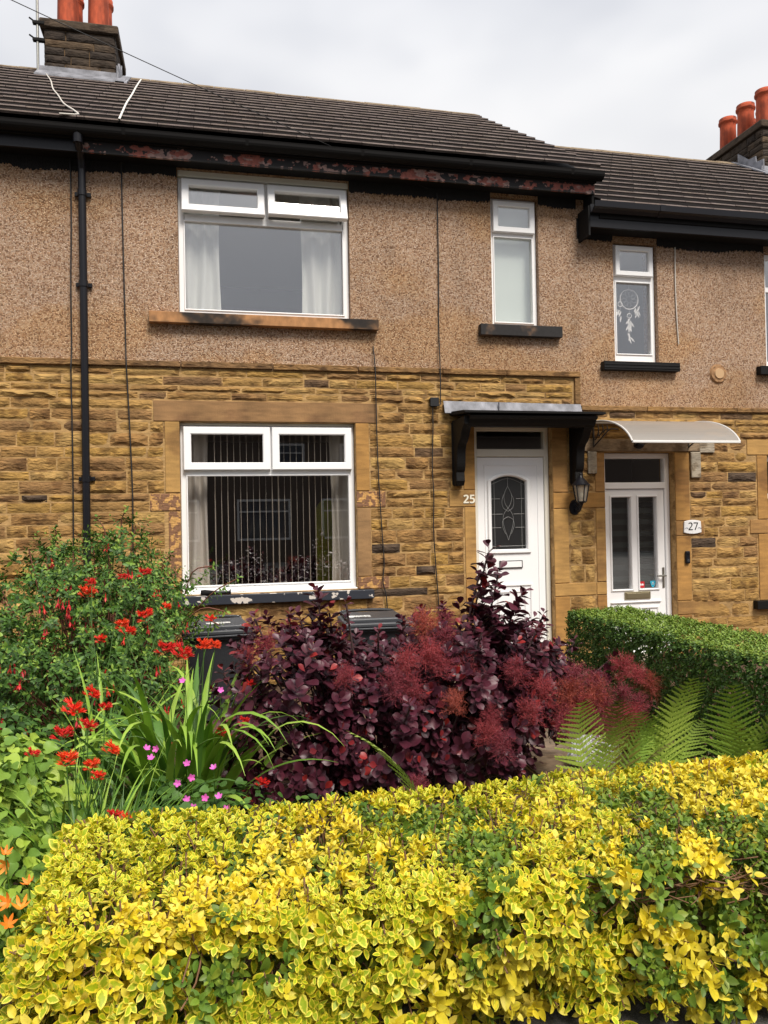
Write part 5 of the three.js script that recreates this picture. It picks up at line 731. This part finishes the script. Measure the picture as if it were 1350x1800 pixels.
// ---------------------------------------------------------------- crocosmia: sword leaves and scarlet flower spikes
function blade(p0, dir, L, w, droop, r, bend = 0.5) {   // pleated strap that rises and arches over
  const n = 14, pos = [], idx = [], d = dir.clone().normalize(), p = p0.clone(), side = V(d.z, 0, -d.x); if (side.lengthSq() < 1e-4) side.set(1, 0, 0); side.normalize(); const tw = (r() - 0.5) * 0.8; let ang = Math.asin(clamp(d.y, -0.99, 0.99)); const hx = V(d.x, 0, d.z).normalize();
  for (let j = 0; j <= n; j++) { const t = j / n, h = w * Math.pow(Math.sin(Math.PI * (0.18 + 0.8 * t)), 0.7) * (t > 0.6 ? 1 - ((t - 0.6) / 0.4) ** 2 : 1) + 0.0006, dd = hx.clone().multiplyScalar(Math.cos(ang)).add(V(0, Math.sin(ang), 0)), nn = side.clone().cross(dd).normalize(), s2 = side.clone().multiplyScalar(Math.cos(tw * t)).addScaledVector(nn, Math.sin(tw * t)), lift = s2.clone().cross(dd).normalize().multiplyScalar(h * 0.3); pos.push(...p.clone().addScaledVector(s2, -h).add(lift).toArray(), ...p.toArray(), ...p.clone().addScaledVector(s2, h).add(lift).toArray()); p.addScaledVector(dd, L / n); ang -= droop / n * (t < bend ? 0.25 : 1.75); }
  for (let j = 0; j < n; j++) for (const i of [0, 1]) { const a = j * 3 + i; idx.push(a, a + 1, a + 4, a, a + 4, a + 3); }
  const g = new THREE.BufferGeometry(); g.setAttribute('position', new THREE.Float32BufferAttribute(pos, 3)); g.setIndex(idx); g.computeVertexNormals(); return g;
}
const crocFloret = (() => { const pet = leafGeo((t) => 0.12 * Math.sin(Math.PI * clamp(t * 0.85 + 0.12)) + 0.01, 3, 2, 0.25, 0.15), l = [new THREE.CylinderGeometry(0.06, 0.03, 0.55, 5).translate(0, 0.27, 0)]; for (let k = 0; k < 6; k++) l.push(pet.clone().rotateX(0.6).scale(0.8, 0.9, 0.8).rotateY(k * 1.047).translate(0, 0.5, 0)); l.push(new THREE.CylinderGeometry(0.012, 0.012, 0.5, 3).translate(0.05, 0.9, 0)); return merge(l); })();
const crocHead = [0, 1, 2].map((s) => { const r = rng(40 + s), l = []; for (let k = 0; k < 18; k++) { const t = k / 18, a = (k % 2 ? 1 : -1) * (0.7 + 0.3 * r()); l.push(crocFloret.clone().scale(0.5, 0.55 * (1.1 - 0.4 * t), 0.5).rotateZ(a + (r() - 0.5) * 0.5).rotateX((r() - 0.5) * 1.2 + 0.4).translate((t - 0.5) * 0.6, 0.1 * Math.sin(t * 3) + (r() - 0.5) * 0.6, (r() - 0.5) * 0.5)); } return merge(l); });
const G = { fresh: [lin(0.20, 0.36, 0.035), lin(0.27, 0.44, 0.05), lin(0.13, 0.26, 0.03), lin(0.34, 0.5, 0.07)], deep: [lin(0.07, 0.16, 0.025), lin(0.09, 0.2, 0.03)], lime: [lin(0.30, 0.42, 0.05), lin(0.24, 0.36, 0.045), lin(0.36, 0.48, 0.07)] };
const bladeMats = [...G.fresh, ...G.deep].map((c) => new THREE.MeshPhysicalMaterial({ color: c, roughness: 0.45, transmission: 0.25, thickness: 0, specularIntensity: 0.6 }));
function crocosmia(label, x, z, spread, n, Lr, wr, heads, seed, arch = 1.4, fan = 1, hang = 0) {
  const c = thing('crocosmia', label, 'flowering plant', 'scarlet crocosmia clumps', [x, 0, z]), r = rng(seed);
  for (let k = 0; k < n; k++) { const q = r() * 6.28, o = fan * (0.15 + 0.75 * r()), p = V((r() - 0.5) * spread, 0, (r() - 0.5) * spread), d = V(Math.cos(q) * Math.sin(o), Math.cos(o), Math.sin(q) * Math.sin(o)); mesh('leaf', blade(p, d, lerp(...Lr, r()), lerp(...wr, r()), arch * (0.4 + 1.1 * r() * r() + 0.4 * r()), r), bladeMats[Math.floor(r() * 6)], c); }
  for (let k = 0; k < hang; k++) { const q = 1.57 + (k / hang - 0.45) * 2.2 + (r() - 0.5) * 0.4, o = 0.2 + 0.3 * r(); mesh('leaf', blade(V((r() - 0.5) * spread, 0, (r() - 0.5) * spread), V(Math.cos(q) * Math.sin(o), Math.cos(o), Math.sin(q) * Math.sin(o)), 0.95 + 0.3 * r(), 0.018 + 0.008 * r(), 2.3 + 0.7 * r(), r, 0.55), bladeMats[[0, 1, 3][k % 3]], c); }
  for (const [hx, hy, hz, s, turn = 0] of heads) { const p = V(hx - x, hy, hz - z), base = V((r() - 0.5) * spread * 0.6, 0, (r() - 0.5) * spread * 0.6); mesh('flower_stalk', tube([base.toArray(), base.clone().lerp(p, 0.6).add(V(0, 0.08, 0)).toArray(), p.toArray()], 0.0022, 10, 4), bladeMats[4], c); const o = mesh('flower_head', crocHead[Math.floor(r() * 3)], M.crocRed[Math.floor(r() * 3)], c); o.position.copy(p); o.scale.setScalar(s * 0.82); o.rotation.set((r() - 0.5) * 0.6, turn + (r() - 0.5) * 1.2, (r() - 0.5) * 0.7); }
}
crocosmia('crocosmia with broad arching leaves and scarlet flowers left of the purple bush', -0.16, 3.62, 0.36, 96, [0.7, 1.15], [0.016, 0.027], [[-0.24, 0.96, 3.55, 0.085], [-0.15, 0.94, 3.6, 0.09], [-0.04, 0.98, 3.6, 0.075], [0.02, 0.97, 3.55, 0.06], [0.0, 1.1, 3.4, 0.05], [0.05, 0.58, 3.9, 0.05], [0.16, 0.62, 3.85, 0.045], [-0.36, 1.12, 3.3, 0.08], [-0.5, 1.06, 3.2, 0.07], [0.2, 0.76, 3.6, 0.05], [0.24, 0.32, 3.95, 0.06]], 611, 1.25, 0.95, 22);
crocosmia('crocosmia with scarlet flowers in front of the fuchsia', -0.62, 3.2, 0.3, 26, [0.7, 1.0], [0.008, 0.014], [[-0.42, 1.32, 2.6, 0.075], [-0.5, 0.98, 2.9, 0.08], [-0.78, 1.2, 2.6, 0.09], [-0.74, 1.28, 2.7, 0.06], [-0.56, 1.3, 2.6, 0.05], [-0.28, 1.1, 2.7, 0.06], [-0.62, 0.98, 3.2, 0.06]], 622, 0.9, 0.7);
crocosmia('narrow grassy crocosmia clump with scarlet flowers beside the yellow hedge end', -0.52, 4.5, 0.3, 220, [0.42, 0.76], [0.004, 0.009], [[-0.56, 0.88, 4.5, 0.075], [-0.5, 0.82, 4.55, 0.06], [-0.6, 0.78, 4.5, 0.07], [-0.5, 0.92, 4.4, 0.06], [-0.45, 0.86, 4.4, 0.05], [-0.4, 0.73, 4.6, 0.06], [-0.7, 0.74, 4.6, 0.045], [-0.55, 0.73, 4.7, 0.07], [-0.47, 0.69, 4.65, 0.055], [-0.38, 0.52, 4.75, 0.045], [-0.34, 0.5, 4.72, 0.04], [-0.36, 0.44, 4.78, 0.035], [-0.44, 0.66, 4.7, 0.045]], 633, 0.9, 0.75);

// ---------------------------------------------------------------- smaller plants
const heart = (t) => 0.46 * Math.pow(Math.sin(Math.PI * Math.pow(clamp(t * 0.96 + 0.03), 0.6)), 0.8) + 0.01;
function mound(name, label, cat, E, n, geo, size, cols, seed, open, parts, m = M.leaf, group) {
  const c = thing(name, label, cat, group), r = rng(seed), cl = new Cloud();
  for (const [x, y, z, a, b, d] of E) for (let k = 0; k < n; k++) { const q = rv(r).normalize(), f = r() < 0.7 ? 0.88 + 0.2 * r() : r(), p = V(x + q.x * a * f, Math.max(0.02, y + q.y * b * f), z + q.z * d * f), dir = V(q.x, -0.1 + 0.5 * (r() - 0.5), q.z).add(rv(r, 0.4)); cl.add(p, dir, V(q.x * 0.5, 0.9, q.z * 0.5 + 0.2).add(rv(r, open)), size * (0.6 + 0.7 * r()), cols[Math.floor(r() * cols.length)]); }
  cl.build(c, geo, m, parts); return c;
}
mound('lime_perennial', 'lime green leafy perennial at the left edge beside the grassy clump', 'plant', [[-0.85, 0.3, 4.35, 0.3, 0.36, 0.3], [-0.72, 0.2, 4.75, 0.24, 0.26, 0.22], [-0.95, 0.5, 4.1, 0.22, 0.2, 0.2]], 620, leafGeo(heart, 6, 4, 0.2, 0.3, 0.06), 0.058, [lin(0.30, 0.42, 0.05), lin(0.22, 0.35, 0.04), lin(0.34, 0.46, 0.06), lin(0.13, 0.24, 0.03), lin(0.18, 0.30, 0.035)], 71, 0.75, 260);
{ const c = mound('dark_ground_cover', 'low dark leafy ground cover under the fuchsia and the crocosmia', 'ground cover', [[-0.9, 0.15, 3.3, 0.5, 0.25, 0.5], [-0.1, 0.14, 4.1, 0.5, 0.22, 0.45], [0.5, 0.1, 4.2, 0.5, 0.16, 0.4], [-1.4, 0.3, 3.2, 0.5, 0.4, 0.5], [1.3, 0.08, 4.3, 0.5, 0.12, 0.3]], 900, leafGeo(oval(0.34), 4, 2, 0.2, 0.25), 0.045, [lin(0.05, 0.12, 0.022), lin(0.07, 0.16, 0.025), lin(0.1, 0.2, 0.03), lin(0.035, 0.08, 0.018)], 72, 0.6, 0); }
{ // pink cranesbill flowers
  const pet = leafGeo((t) => 0.3 * Math.sin(Math.PI * clamp(t * 0.75 + 0.1)) + 0.02, 3, 2, 0.1, 0.15), l = []; for (let k = 0; k < 5; k++) l.push(pet.clone().rotateX(1.15).rotateY(k * 1.257)); const fg = merge(l), m = [lin(0.62, 0.12, 0.45), lin(0.55, 0.09, 0.36)].map((c) => std(c, 0.6)), r = rng(12);
  const c = thing('cranesbill', 'small plant with pink flowers between the arching leaves and the yellow hedge', 'flowering plant');
  const at = [[-0.3, 0.62, 4.2], [-0.28, 0.58, 4.22], [-0.26, 0.6, 4.15], [-0.12, 0.55, 4.25], [-0.1, 0.5, 4.3], [-0.16, 0.48, 4.3], [0.0, 0.52, 4.25], [0.02, 0.42, 4.35], [-0.04, 0.42, 4.35], [0.05, 0.38, 4.4], [-0.12, 0.42, 4.35], [-0.15, 0.84, 3.8], [0.04, 0.78, 3.8], [-0.09, 0.4, 4.4]];
  for (const [x, y, z] of at) { mesh('flower_stalk', tube([[x * 0.6 - 0.05, 0, z - 0.05], [x * 0.9, y * 0.6, z - 0.02], [x, y, z]], 0.0018, 6, 3), bladeMats[4], c); const o = mesh('flower', fg, m[Math.floor(r() * 2)], c); o.position.set(x, y, z); o.scale.setScalar(0.02); o.rotation.set(0.7 + r() * 0.5, r() * 6, (r() - 0.5) * 0.8); }
  const cl = new Cloud(), cols = [lin(0.08, 0.17, 0.03), lin(0.06, 0.13, 0.025)]; for (let k = 0; k < 260; k++) cl.add(V(-0.3 + r() * 0.45, 0.1 + r() * 0.34, 4.0 + r() * 0.45), rv(r).setY(0.1), V(0, 1, 0.4).add(rv(r, 0.4)), 0.035 + 0.02 * r(), cols[k % 2]); cl.build(c, leafGeo(heart, 4, 2, 0.15, 0.2), M.leaf, 0);
}
{ // orange flowers by the corner of the hedge
  const c = thing('orange_lily', 'orange star flowers at the bottom left corner beside the yellow hedge', 'flowering plant'), r = rng(91), pet = leafGeo((t) => 0.17 * Math.sin(Math.PI * clamp(t * 0.85 + 0.1)) + 0.01, 4, 2, 0.2, 0.35), l = []; for (let k = 0; k < 6; k++) l.push(pet.clone().rotateX(1.2).rotateY(k * 1.047)); const fg = merge(l), m = [lin(0.68, 0.19, 0.012), lin(0.72, 0.27, 0.02)].map((q) => std(q, 0.55));
  for (const [x, y, z, s] of [[-0.66, 0.33, 5.0, 0.042], [-0.7, 0.36, 5.02, 0.04], [-0.69, 0.3, 5.05, 0.036], [-0.72, 0.5, 4.95, 0.03], [-0.74, 0.24, 5.08, 0.036], [-0.64, 0.4, 4.98, 0.03], [-0.73, 0.44, 4.9, 0.04]]) { mesh('flower_stalk', tube([[x, -0.01, z - 0.1], [x, y * 0.6, z - 0.06], [x, y, z]], 0.0025, 6, 4), bladeMats[2], c); const o = mesh('flower', fg, m[Math.floor(r() * 2)], c); o.position.set(x, y, z); o.scale.setScalar(s); o.rotation.set(0.8 + (r() - 0.5), r() * 6, (r() - 0.5)); }
  for (let k = 0; k < 40; k++) mesh('leaf', blade(V(-0.72 + (r() - 0.5) * 0.25, 0, 4.95 + (r() - 0.5) * 0.3), V((r() - 0.5) * 1.2, 1, (r() - 0.3) * 0.9), 0.25 + 0.25 * r(), 0.006 + 0.004 * r(), 1.3, r), bladeMats[Math.floor(r() * 6)], c);
}
// ---------------------------------------------------------------- ferns
const frondGeo = [0, 1, 2].map((s) => {   // 1 m long frond, bipinnate, rising along +y and arching to +z
  const r = rng(800 + s), pos = [], at = (t) => V(0, Math.sin(t * 1.25) / 1.25, (1 - Math.cos(t * 1.25)) / 1.25 * 0.9), N = 21; let nrm;
  const tri = (a, b, c) => pos.push(...a.toArray(), ...b.toArray(), ...c.toArray());
  for (let j = 0; j < 14; j++) { const a = at(j / 14), b = at((j + 1) / 14), w = 0.006 * (1 - j / 15), q = V(w, 0, 0); tri(a.clone().sub(q), a.clone().add(q), b.clone().add(q)); tri(a.clone().sub(q), b.clone().add(q), b.clone().sub(q)); }
  for (let k = 0; k < N; k++) { const t = 0.16 + 0.84 * k / N, p = at(t), tan = at(Math.min(1, t + 0.01)).sub(at(t)).normalize(), L = 0.2 * Math.pow(Math.sin(Math.PI * Math.pow(clamp((t - 0.1) / 0.92), 0.75)), 0.8) + 0.006; for (const sd of [-1, 1]) { const d = V(sd, 0, 0).multiplyScalar(0.9).addScaledVector(tan, 0.42 + 0.1 * r()).add(V(0, -0.1 * r(), 0.08)).normalize(), nn = d.clone().cross(tan).normalize(), n = 7; for (let i = 0; i < n; i++) { const f = i / n, a = p.clone().addScaledVector(d, L * f).addScaledVector(nn, 0), b = p.clone().addScaledVector(d, L * (f + 0.95 / n)), w = 0.027 * (1 - f * 0.8) * (0.6 + L * 2.2), tip = a.clone().lerp(b, 0.75), e = tan.clone().addScaledVector(d, 0.35).normalize(); const m1 = e.clone().multiplyScalar(w * 0.6); tri(a.clone().sub(m1), b.clone().sub(m1), b.clone().add(m1)); tri(a.clone().sub(m1), b.clone().add(m1), a.clone().add(m1)); tri(a, b, tip.clone().addScaledVector(e, w).add(V(0, 0, -w * 0.25))); tri(b, a, tip.clone().addScaledVector(e, -w * 0.85).add(V(0, 0, -w * 0.25)).addScaledVector(d, w * 0.5)); } } }
  const g = new THREE.BufferGeometry(); g.setAttribute('position', new THREE.Float32BufferAttribute(pos, 3)); g.computeVertexNormals(); return g;
});
const fernMats = [lin(0.34, 0.47, 0.07), lin(0.42, 0.54, 0.09), lin(0.24, 0.37, 0.05), lin(0.2, 0.17, 0.035)].map((c) => new THREE.MeshPhysicalMaterial({ color: c, roughness: 0.6, transmission: 0.3, thickness: 0, specularIntensity: 0.5 }));
function fern(label, x, z, fr) { const f = thing('fern', label, 'fern', 'ferns behind the yellow hedge', [x, 0, z]); fr.forEach(([L, yaw, lean, m, roll = 0], i) => { const o = mesh('frond', frondGeo[i % 3], fernMats[m], f); o.scale.set(L * 0.95, L, L); o.rotation.set(lean, yaw, roll, 'YXZ'); }); }
fern('tall fresh green fern in front of the dark clipped hedge', 2.45, 4.1, [[0.88, 0.15, -0.38, 1, -0.06], [0.84, 0.35, -0.42, 0, -0.22], [0.72, -0.5, -0.3, 0, 0.3], [0.66, 2.0, 0.1, 0], [0.6, -2.0, 0.1, 2], [0.6, 0.1, 0.35, 0], [0.56, 3.0, 0.2, 2], [0.55, 1.6, 0.4, 1], [0.5, -1.3, 0.5, 2], [0.5, 0.9, 0.6, 0]]);
fern('fern with a drooping green frond at the right edge of the yellow hedge', 2.62, 4.5, [[0.92, -0.35, -0.42, 2, 0.12], [0.85, 0.3, -0.3, 0, -0.15], [0.8, -0.9, -0.2, 0], [0.62, 0.5, 0.0, 2], [0.56, -2.3, 0.25, 0], [0.5, -0.2, 0.5, 0], [0.52, 1.5, 0.2, 2], [0.55, -1.0, 0.45, 0]]);
fern('pale green fern beside the white bag', 1.9, 4.38, [[0.86, -0.1, -0.45, 1, 0.22], [0.8, 0.35, -0.3, 0, 0.05], [0.5, 1.2, -0.1, 0], [0.4, -1.3, 0.2, 1], [0.44, 2.6, 0.3, 0], [0.46, -0.5, 0.2, 0]]);
fern('small brown tinged fern on the path edge', 2.13, 4.2, [[0.8, -0.2, -0.4, 3, 0.12], [0.72, 0.5, -0.35, 2, -0.25], [0.6, 0.9, -0.1, 3], [0.55, 2.0, -0.1, 2], [0.4, 0.4, 0.3, 3]]);
fern('small yellow green fern with one arching frond at the foot of the purple bush', 1.0, 4.45, [[0.88, -1.5, -0.05, 1, 0.1], [0.42, -1.2, 0.3, 0], [0.36, 1.0, 0.2, 1], [0.3, 2.2, 0.3, 0], [0.34, -0.3, 0.1, 0]]);
renderer.render(scene, camera);
